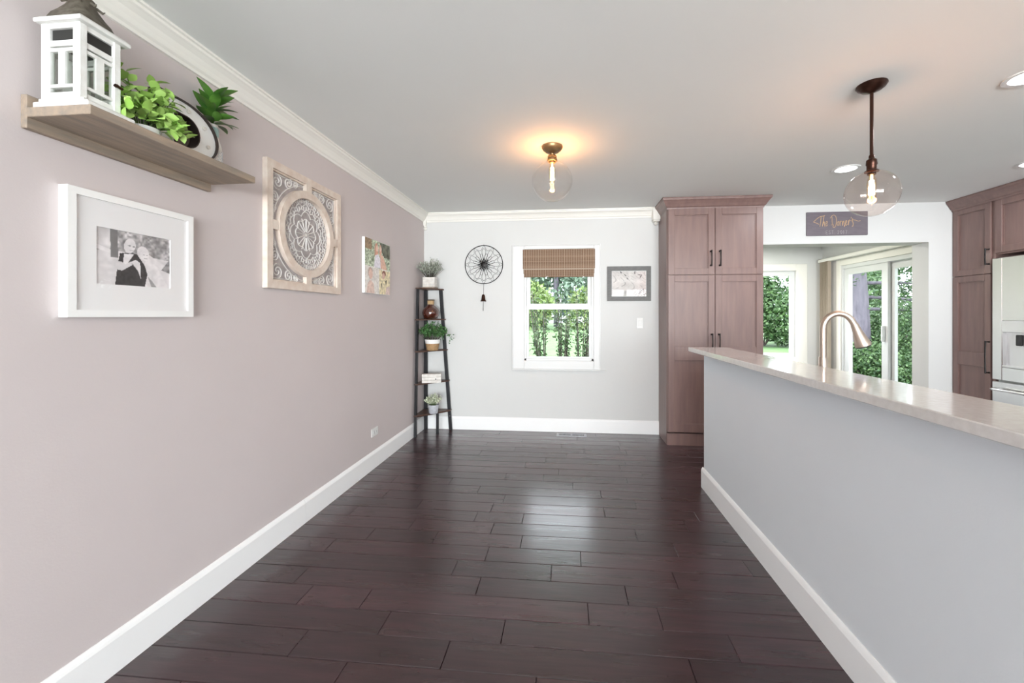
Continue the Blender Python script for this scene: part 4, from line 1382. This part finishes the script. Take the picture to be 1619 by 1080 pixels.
for (dv, n) in spr:
    b0_ = Vector((p1x + dv[0] * .2, p1y + dv[1] * .25, SZ + .040))
    e_ = Vector((p1x + dv[0], p1y + dv[1], SZ + .055 + dv[2]))
    mid = (b0_ + e_) / 2 + Vector((0, 0, .022))
    pts = [b0_.lerp(mid, t / 4).lerp(mid.lerp(e_, t / 4), t / 4) for t in range(5)]
    MB().tube(pts, .0016, 5).build('stem', 'stem_green', pp)
    for k in range(n):
        t = .30 + .70 * k / (n - 1)
        p = b0_.lerp(mid, t).lerp(mid.lerp(e_, t), t)
        tang = (mid.lerp(e_, t) - b0_.lerp(mid, t)).normalized()
        side = tang.cross(Vector((rl.uniform(-1, 1), rl.uniform(-1, 1), rl.uniform(-1, 1)))).normalized()
        place_leaf(lm1, pp, p, tang * .55 + side + Vector((.15, 0, .25)), rl.uniform(-1, 1), rl.uniform(.7, 1.15))

# marquee letter D
dl = thing('marquee_letter', (-1.535, 1.50, SZ), 'white marquee letter D with dark metal edge and bulb sockets', 'letter')
DU0, DU1, DV0, DV1 = 1.375, 1.628, SZ + .0008, 2.132
def dshape(u0, u1, v0, v1, n=24):
    pts = [(u0, v0)]
    rx_ = (u1 - u0) * .62; cxu = u1 - rx_
    for i in range(n + 1):
        a = -PI / 2 + PI * i / n
        pts.append((cxu + rx_ * math.cos(a), (v0 + v1) / 2 + (v1 - v0) / 2 * math.sin(a)))
    pts.append((u0, v1))
    return pts
fD = lambda u, v, d: (-1.560 + d, u, v)
outr = dshape(DU0, DU1, DV0, DV1)
innr = dshape(DU0 + .066, DU1 - .085, DV0 + .050, DV1 - .052)
MB().ring(outr, innr, fD, .006, .034).build('face', 'marquee_white', dl)
outr2 = dshape(DU0 - .004, DU1 + .004, DV0 - .0005, DV1 + .004)
MB().ring(outr2, outr, fD, .0, .046).build('outer_edge', 'marquee_edge', dl)
innr2 = dshape(DU0 + .070, DU1 - .090, DV0 + .054, DV1 - .056)
MB().ring(innr, innr2, fD, .0, .046).build('inner_edge', 'marquee_edge', dl)
MB().prism(innr, fD, .0, .004).build('back_plate', 'marquee_hole', dl)
for (bu, bv) in ((1.408, DV0 + .03), (1.408, DV0 + .115), (1.408, DV1 - .03), (1.50, DV1 - .026), (1.572, DV1 - .062), (1.590, DV0 + .095), (1.555, DV0 + .035)):
    q = MB().tube([fD(bu, bv, .034), fD(bu, bv, .040)], [.0085, .0075], 12)
    q.build('bulb_socket', 'bulb_small', dl)

# dark-green plant in bottle vase
p2x, p2y = -1.560, 1.650
pv = thing('bottle_vase_plant', (p2x, p2y, SZ), 'broad dark-green leaves in a patterned white bottle vase at shelf end', 'plant')
MB().lathe(p2x, p2y, [(.030, SZ + .0005), (.035, SZ + .006), (.035, SZ + .10), (.030, SZ + .135), (.020, SZ + .165), (.017, SZ + .18), (.017, SZ + .215), (.020, SZ + .22)], 20).build('vase', 'whitewash_box', pv, smooth=True)
MB().lathe(p2x, p2y, [(.0205, SZ + .168), (.0225, SZ + .175), (.0215, SZ + .205), (.019, SZ + .208)], 20).build('ribbon', 'teal_ribbon', pv, smooth=True)
for i in range(7):
    z = SZ + .02 + i * .013
    MB().tube([(p2x + .0355 * math.cos(2 * PI * k / 24), p2y + .0355 * math.sin(2 * PI * k / 24), z + (.006 if k % 2 else -.006)) for k in range(24)], .0012, 4, closed=True).build('raised_zigzag', 'ceramic_grey', pv)
v_, f_ = bent_leaf(.098, .040, .28, .30, 6)
lm2 = mesh_from('leaf', v_, f_, 'leaf_deep')
top = Vector((p2x, p2y, SZ + .235))
MB().tube([(p2x, p2y, SZ + .19), tuple(top + Vector((.003, .002, .10)))], [.004, .002], 6).build('stem', 'stem_green', pv)
rq = random.Random(5)
for i in range(30):
    t = i / 29
    az = 2.4 * i
    d = Vector((.35 + .75 * math.cos(az), math.sin(az) * 1.05 + .12, .15 + 1.25 * t + rq.uniform(-.1, .1)))
    if d.x < -.15: d.x = -.15
    place_leaf(lm2, pv, top + Vector((.003 * math.cos(az), .003 * math.sin(az), -.015 + .105 * t)), d, rq.uniform(-.6, .6), rq.uniform(.8, 1.12))

# ------------------------------------------------------------------ corner ladder shelf
ls = thing('corner_ladder_shelf', (XL + .15, YB - .15, 0), 'five-tier dark wood and black metal corner shelf', 'shelf unit')
CXs, CYs = XL + .020, YB - .020
zs = [.23, .56, .905, 1.245, 1.58]
def ext(z):
    t = z / 1.6
    return .300 - .105 * t, .325 - .065 * t     # reach along +X (back wall), along -Y (left wall)
def bar(parent, name, p, q, wx, wy, m='shelf_black'):
    b_ = MB()
    vs = []
    for P in (p, q):
        for (sx, sy) in ((-1, -1), (1, -1), (1, 1), (-1, 1)):
            vs.append((P[0] + sx * wx / 2, P[1] + sy * wy / 2, P[2]))
    b_.add(vs, [(0, 3, 2, 1), (4, 5, 6, 7), (0, 1, 5, 4), (1, 2, 6, 5), (2, 3, 7, 6), (3, 0, 4, 7)])
    return b_.build(name, m, parent)
e0 = ext(0); e1 = ext(1.58)
bar(ls, 'leg', (CXs + .012, CYs - .012, 0), (CXs + .012, CYs - .012, 1.572), .038, .024)
bar(ls, 'leg', (CXs + e0[0], CYs - .012, 0), (CXs + e1[0] - .012, CYs - .012, 1.572), .036, .022)
bar(ls, 'leg', (CXs + .010, CYs - e0[1], 0), (CXs + .010, CYs - e1[1] + .01, 1.572), .022, .036)
hm = (CXs + .40 * e0[0] + .085, CYs - .40 * e0[1] - .06)
bar(ls, 'leg', (hm[0], hm[1], 0), (hm[0], hm[1], .222), .026, .020)
for z in zs:
    ex, ey = ext(z)
    ex += .022; ey += .022
    poly = [(CXs - .004, CYs + .004), (CXs - .004, CYs - ey), (CXs + .035, CYs - ey), (CXs + .60 * ex, CYs - .52 * ey), (CXs + ex, CYs - .040), (CXs + ex, CYs + .004)]
    MB().prism(poly, lambda u, v, d: (u, v, d), z - .014, z).build('shelf_board', 'shelf_rustic', ls)
for z in zs[:1]:
    MB().tube([(CXs + .024, CYs - ext(z)[1] + .0, z - .02), (CXs + ext(z)[0] - .0, CYs - .012, z - .02)], .006, 6).build('cross_brace', 'shelf_black', ls)
MB().sphere((CXs + e0[0] - .008, CYs - .026, .155), .006, 10, 6).build('bolt', 'stainless', ls)

def sprig_cloud(n_sprig, base, spread, height, per, seed, droop=.0):
    rng = np.random.default_rng(seed)
    pts = []; dirs = []; stems = []
    for _ in range(n_sprig):
        a = rng.uniform(0, 2 * PI); rr = math.sqrt(rng.uniform(0, 1))
        tip = np.array([base[0] + math.cos(a) * rr * spread, base[1] + math.sin(a) * rr * spread, base[2] + height * (1 - .55 * rr ** 1.5) * rng.uniform(.7, 1.0)])
        b_ = np.array(base) + np.array([math.cos(a), math.sin(a), 0]) * rr * spread * .25
        stems.append((b_, tip))
        for k in range(per):
            t = .3 + .7 * k / (per - 1)
            p = b_ + (tip - b_) * t + np.array([0, 0, .1 * height * math.sin(PI * t)])
            pts.append(p + rng.normal(size=3) * .004)
            dirs.append((tip - b_) / np.linalg.norm(tip - b_) * .5 + rng.normal(size=3) * .8)
    return pts, dirs, stems
def keep_in_corner(pts, dirs):
    P = np.array(pts); D = np.array(dirs)
    P[:, 0] = np.maximum(P[:, 0], XL + .02); P[:, 1] = np.minimum(P[:, 1], YB - .02)
    return P, D
def stems_mesh(parent, stems, r, m):
    s = MB()
    for a, b_ in stems:
        b_ = (max(b_[0], XL + .015), min(b_[1], YB - .015), b_[2])
        s.tube([tuple(a), tuple(b_)], [r, r * .5], 4)
    return tag(s.build('stems', m, parent), kind='stuff')

# tier 5: whitewashed box with sage plant
z = 1.58
bx0, by0 = -1.505, 4.335
t5 = thing('sage_plant_box', (bx0, by0, z), 'dusty sage flowering plant in a whitewashed box atop the corner shelf', 'plant')
wbx = MB().box(bx0 - .072, bx0 + .072, by0 - .055, by0 + .055, z + .0005, z + .014, .002)
wbx.build('tray', 'shelf_wood', t5)
MB().box(bx0 - .068, bx0 + .068, by0 - .05, by0 + .05, z + .014, z + .122, .004).build('box', 'whitewash_box', t5)
gr = MB()
for i in range(1, 4):
    gr.box(bx0 - .0684, bx0 + .0684, by0 - .0506, by0 + .0506, z + .014 + i * .027, z + .0155 + i * .027)
gr.build('grooves', 'ceramic_grey', t5)
P, D, ST = sprig_cloud(75, (bx0, by0, z + .112), .170, .255, 16, 31)
P, D = keep_in_corner(P, D)
stems_mesh(t5, ST, .0014, 'stem_dark')
tag(leaf_cloud('foliage', P, .017, 'leaf_sage', t5, 5, .6, .2, D), kind='stuff')

# tier 4: amber bulb vase
z = 1.245
ax, ay = -1.490, 4.315
av = thing('amber_vase', (ax, ay, z), 'round dark amber glass vase with rope-wrapped neck on the corner shelf', 'vase')
MB().lathe(ax, ay, [(.05, z + .0005), (.072, z + .012), (.090, z + .045), (.094, z + .070), (.086, z + .100), (.062, z + .128), (.040, z + .146), (.033, z + .160)], 28).build('body', 'amber_glass', av, smooth=True)
MB().lathe(ax, ay, [(.034, z + .158), (.036, z + .164), (.036, z + .196), (.033, z + .200)], 20).build('rope_collar', 'rope', av, smooth=True)
MB().lathe(ax, ay, [(.034, z + .200), (.042, z + .203), (.042, z + .212), (.034, z + .213)], 20).build('rim', 'cork', av, smooth=True)

# tier 3: green plant in two-tone basket
z = .905
gx, gy = -1.455, 4.270
gpn = thing('basket_plant', (gx, gy, z), 'dense green plant in a white-and-tan basket on the middle tier', 'plant')
MB().lathe(gx, gy, [(.055, z + .0005), (.060, z + .004), (.074, z + .075)], 24).build('basket_base', 'basket_tan', gpn, smooth=True)
MB().lathe(gx, gy, [(.0745, z + .075), (.083, z + .120), (.078, z + .120), (.07, z + .100), (.001, z + .100)], 24).build('basket_band', 'ceramic_white', gpn, smooth=True)
P, D, ST = sprig_cloud(70, (gx + .005, gy, z + .10), .165, .235, 16, 41)
P = np.array(P)
# one spray trailing to the right
rng = np.random.default_rng(4)
ex_ = []
for k in range(60):
    t = rng.uniform(.2, 1)
    ex_.append((gx + .06 + .16 * t + rng.normal() * .014, gy - .03 * t + rng.normal() * .02, z + .14 + .05 * math.sin(t * 3) - .02 * t + rng.normal() * .024))
P = np.vstack([P, ex_]); D = np.vstack([np.array(D), rng.normal(size=(60, 3))])
P, D = keep_in_corner(P, D)
stems_mesh(gpn, ST, .0014, 'stem_dark')
tag(leaf_cloud('foliage', P, .024, 'leaf_green', gpn, 6, .55, .3, D), kind='stuff')

# tier 2: white wooden block box
z = .56
wx, wy = -1.455, 4.245
wbk = thing('white_block_box', (wx, wy, z), 'long whitewashed wooden block box on the second-lowest tier', 'box')
root_rot = .22
def rbox(name, m, hx, hy, z0, z1, dx=0, dy=0):
    b_ = MB().box(-hx + dx, hx + dx, -hy + dy, hy + dy, z0, z1, .002)
    c, s = math.cos(root_rot), math.sin(root_rot)
    b_.v = [(wx + x * c - y * s, wy + x * s + y * c, zz) for x, y, zz in b_.v]
    return b_.build(name, m, wbk)
rbox('slat', 'whitewash_box', .100, .036, z + .0005, z + .031)
rbox('slat', 'whitewash_box', .100, .036, z + .0325, z + .063)
rbox('slat', 'whitewash_box', .100, .036, z + .0645, z + .095)
rbox('keyhole', 'plastic_black', .006, .0004, z + .035, z + .048, .045, -.0365)

# tier 1: pale flowers in a grey-white pot
z = .23
hx_, hy_ = -1.435, 4.245
pf = thing('pale_flower_pot', (hx_, hy_, z), 'pale cream-green flowers in a small grey pot on the lowest tier', 'plant')
MB().lathe(hx_, hy_, [(.042, z + .0005), (.047, z + .006), (.058, z + .095), (.054, z + .095), (.05, z + .08), (.001, z + .08)], 24).build('pot', 'ceramic_grey', pf, smooth=True)
P, D, ST = sprig_cloud(40, (hx_, hy_, z + .085), .105, .135, 12, 51)
P, D = keep_in_corner(P, D)
stems_mesh(pf, ST, .0012, 'stem_green')
tag(leaf_cloud('foliage', P, .017, 'leaf_pale', pf, 7, .8, .3, D), kind='stuff')

# ------------------------------------------------------------------ outdoors
GZ_ = -.35
struct('lawn', MB().box(-90, 110, YN + .35, 150, GZ_ - .2, GZ_), 'lawn')
struct('lawn_side', MB().box(XR + .5, 70, -30, YN + .35, GZ_ - .2, GZ_), 'lawn')
struct('lawn_front', MB().box(-60, XR + .5, YB + .35, YN + .35, GZ_ - .2, GZ_), 'lawn')

def shrub(x, y, h, w, lean, label, seed):
    s = thing('columnar_shrub', (x, y, GZ_), label, 'shrub', 'shrubs outside the dining window')
    rng = np.random.default_rng(seed)
    pts = []
    st = MB()
    for k in range(9):
        a = rng.uniform(0, 2 * PI); r = w * rng.uniform(.45, 1.0)
        tip = np.array([x + lean + r * math.cos(a), y + r * math.sin(a), GZ_ + h * rng.uniform(.78, 1)])
        b_ = np.array([x + .05 * math.cos(a), y + .05 * math.sin(a), GZ_ - .02])
        mid = b_ * .55 + tip * .45; mid[:2] -= (tip - b_)[:2] * .22
        P_ = [b_ * (1 - t) ** 2 + 2 * mid * t * (1 - t) + tip * t * t for t in np.linspace(0, 1, 8)]
        st.tube([tuple(p) for p in P_], [.020 - .016 * t for t in np.linspace(0, 1, 8)], 5)
        for j in range(95):
            t = rng.uniform(.32, 1.0)
            p = b_ * (1 - t) ** 2 + 2 * mid * t * (1 - t) + tip * t * t
            pts.append(p + rng.normal(size=3) * np.array([.045, .045, .06]) * (.3 + t))
    st.build('stems', 'bark_thin', s, smooth='all')
    tag(leaf_cloud('foliage', pts, .062, 'foliage_shrub', s, seed, .55, .1), kind='stuff')
shrub(-.50, 8.2, 2.15, .24, -.14, 'left of three upright shrubs outside the dining window', 61)
shrub(-.10, 8.2, 2.05, .18, .02, 'middle of three upright shrubs outside the dining window', 62)
shrub(.28, 8.2, 2.25, .23, .10, 'right of three upright shrubs outside the dining window', 63)

def blob(n, c, r, rng, shell=.55):
    d = rng.normal(size=(n, 3)); d /= np.linalg.norm(d, axis=1)[:, None]
    rad = shell + (1 - shell) * rng.random(n) ** .6
    return np.array(c) + d * rad[:, None] * np.array(r)
def tree(name, x, y, h, cr, label, m, seed, n=6000, leaf=.22, tr=.14, low=.3, cat='tree', group=None, bark='bark', ground=GZ_):
    s = thing(name, (x, y, ground), label, cat, group)
    rng = np.random.default_rng(seed)
    t = MB()
    t.tube([(x, y, ground - .05), (x + rng.normal() * .05, y, ground + h * .4), (x + rng.normal() * .2, y, ground + h * .92)], [tr, tr * .8, tr * .2], 10)
    t.build('trunk', bark, s, smooth='all')
    pts = []
    K = 14
    for k in range(K):
        a = rng.uniform(0, 2 * PI); rr = cr * .62 * math.sqrt(rng.random())
        zc_ = ground + h * (low + (1 - low) * rng.random()) * .9
        q = cr * rng.uniform(.38, .6)
        pts.append(blob(n // K, (x + rr * math.cos(a), y + rr * math.sin(a), zc_), (q, q, q * .8), rng))
    tag(leaf_cloud('crown', np.vstack(pts), leaf, m, s, seed, .6, .1), kind='stuff')
    return s
def bush(x, y, r, h, label, m, seed, n=5000, leaf=.11, name='garden_bush', group=None):
    s = thing(name, (x, y, GZ_), label, 'bush', group)
    rng = np.random.default_rng(seed)
    st = MB()
    pts = []
    for k in range(10):
        a = rng.uniform(0, 2 * PI); rr = r * .6 * math.sqrt(rng.random())
        q = r * rng.uniform(.4, .62)
        cz = GZ_ + h * rng.uniform(.18, .72)
        pts.append(blob(n // 10, (x + rr * math.cos(a), y + rr * math.sin(a), cz), (q, q, h * .30), rng))
        st.tube([(x, y, GZ_ - .02), (x + rr * math.cos(a), y + rr * math.sin(a), cz)], [.03, .012], 5)
    st.build('stems', 'bark_thin', s)
    P = np.vstack(pts); P[:, 2] = np.maximum(P[:, 2], GZ_ + .02)
    tag(leaf_cloud('foliage', P, leaf, m, s, seed, .6, .1), kind='stuff')
# behind the dining window
g_ = 'trees behind the dining-window lawn'
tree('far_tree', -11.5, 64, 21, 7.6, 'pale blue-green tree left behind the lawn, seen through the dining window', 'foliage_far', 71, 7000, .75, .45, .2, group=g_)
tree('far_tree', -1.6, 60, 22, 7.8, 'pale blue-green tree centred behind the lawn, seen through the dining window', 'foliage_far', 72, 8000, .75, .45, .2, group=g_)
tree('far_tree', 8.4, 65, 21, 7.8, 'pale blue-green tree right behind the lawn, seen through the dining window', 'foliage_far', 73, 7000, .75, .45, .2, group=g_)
bush(-4.6, 47, 3.6, 6.0, 'yellow-green bush at the lawn edge, left in the dining window', 'foliage_yellow', 74, 4000, .5, 'yellow_bush')
bush(3.0, 49, 3.6, 5.6, 'yellow-green bush at the lawn edge, right in the dining window', 'foliage_yellow', 75, 4000, .5, 'yellow_bush')
hs = thing('neighbour_house', (1.0, 90, GZ_), 'pale lavender-white house far beyond the lawn behind the shrubs', 'house')
MB().box(-9.5, 11.5, 88, 96, GZ_, 4.2).build('wall', 'siding', hs)
MB().prism([(87.4, 4.15), (96.6, 4.15), (92, 7.4)], lambda u, v, d: (d, u, v), -10, 12).build('roof', 'roof_grey', hs)
for wxx in (-4.5, -.6, 2.6, 6.0):
    wo = MB().box(wxx - .7, wxx + .7, 87.9, 88.0, 1.2, 2.9, .02).build('window', 'trim_white', hs)
    MB().box(wxx - .6, wxx + .6, 87.86, 87.9, 1.3, 2.8).build('pane', 'dark_pane', wo)
hf = thing('garden_hoop', (-.72, 8.0, GZ_), 'thin black bent metal hoop by the left shrub', 'garden hoop')
MB().tube([(-.80, 8.0, GZ_), (-.79, 8.0, .70), (-.75, 8.0, .735), (-.60, 8.0, .735)], .008, 6).build('post', 'black_metal', hf)
MB().tube([(-.79, 8.0, .52), (-.72, 8.0, .62), (-.66, 8.0, .60), (-.64, 8.0, .72)], .007, 6).build('scroll', 'black_metal', hf)

# beyond the nook window and patio door
bush(10.6, 23.0, 2.6, 4.6, 'large round green bush across the lawn, seen through the nook window', 'foliage_bush', 81, 10000, .2)
bush(14.6, 23.5, 2.4, 4.6, 'green bush right of the large round bush behind the lawn', 'foliage_bush', 82, 8000, .2)
bush(6.9, 24.5, 2.3, 4.2, 'green bush left of the large round bush behind the lawn', 'foliage_bush', 83, 7000, .2)
tree('shade_tree', 11.5, 30, 11, 4.2, 'dark leafy shade tree towering behind the bushes at the nook window', 'foliage_hedge', 84, 12000, .26, .22, .35)
tree('shade_tree', 19.5, 29, 11, 4.4, 'dark leafy shade tree behind the patio bushes', 'foliage_hedge', 85, 14000, .26, .22, .2)
tree('shade_tree', 21.5, 20, 11, 4.4, 'dark leafy shade tree furthest right beyond the patio door', 'foliage_hedge', 86, 12000, .26, .22, .15)
# big grey-lavender trunk by the patio
bt = thing('spruce_tree', (7.30, 11.0, GZ_), 'thick grey-lavender tree trunk with drooping boughs outside the patio door', 'tree')
tr_ = MB().tube([(7.32, 11.0, GZ_ - .05), (7.30, 11.0, .4), (7.26, 11.0, 1.6), (7.2, 11.05, 3.2), (7.2, 11.05, 6.0), (7.2, 11, 8.5)], [.36, .31, .285, .26, .2, .06], 16)
tr_.build('trunk', 'bark', bt, smooth='all')
rng = np.random.default_rng(9)
needles = []
for k, (zz, ax_, ay_, L, dr_) in enumerate(((2.1, 1.0, -.5, 2.6, -.2), (1.75, 1.0, -.25, 2.4, -.35), (2.5, .9, -.7, 2.8, -.1), (2.35, -1.0, -.2, 1.6, -.4), (1.95, -.9, .3, 1.5, -.4), (3.0, .7, -.7, 3.0, -.3),
                                         (3.2, -.6, -.8, 2.2, -.5), (1.45, 1.0, .1, 2.6, -.1), (2.8, 1.0, .3, 3.0, -.1), (3.6, .2, -1, 2.6, -.6), (4.0, 1, 0, 2.8, -.4), (4.2, -1, 0, 2.4, -.4))):
    nrm_ = math.hypot(ax_, ay_)
    pts = []
    for j in range(6):
        t = j / 5
        pts.append((7.26 + ax_ / nrm_ * L * t, 11.0 + ay_ / nrm_ * L * t, zz + dr_ * t * t))
    MB().tube(pts, [.055 - .045 * j / 5 for j in range(6)], 6).build('limb', 'bark', bt, smooth='all')
    for j in range(420):
        t = rng.uniform(.25, 1)
        needles.append((7.26 + ax_ / nrm_ * L * t + rng.normal() * .22, 11 + ay_ / nrm_ * L * t + rng.normal() * .22, zz + dr_ * t * t - abs(rng.normal()) * .22 + .08))
tag(leaf_cloud('foliage', needles, .11, 'foliage_bush', bt, 9, .35, -.2), kind='stuff')
g2 = 'juniper bushes outside the patio door'
bush(6.9, 9.9, .95, 1.10, 'low juniper bush in front of the grey trunk', 'foliage_bush', 91, 7000, .08, 'juniper_bush', g2)
bush(8.4, 10.3, 1.15, 1.75, 'taller juniper bush right of the grey trunk', 'foliage_bush', 92, 8000, .08, 'juniper_bush', g2)
bush(7.5, 8.7, 1.0, .95, 'low juniper bush nearest the patio door glass', 'foliage_bush', 93, 7000, .07, 'juniper_bush', g2)
bush(9.9, 11.6, 1.4, 2.3, 'tall juniper bush furthest right outside the patio door', 'foliage_bush', 94, 8000, .09, 'juniper_bush', g2)
bush(8.9, 13.0, 1.5, 2.2, 'juniper bush behind the grey trunk', 'foliage_bush', 95, 8000, .10, 'juniper_bush', g2)
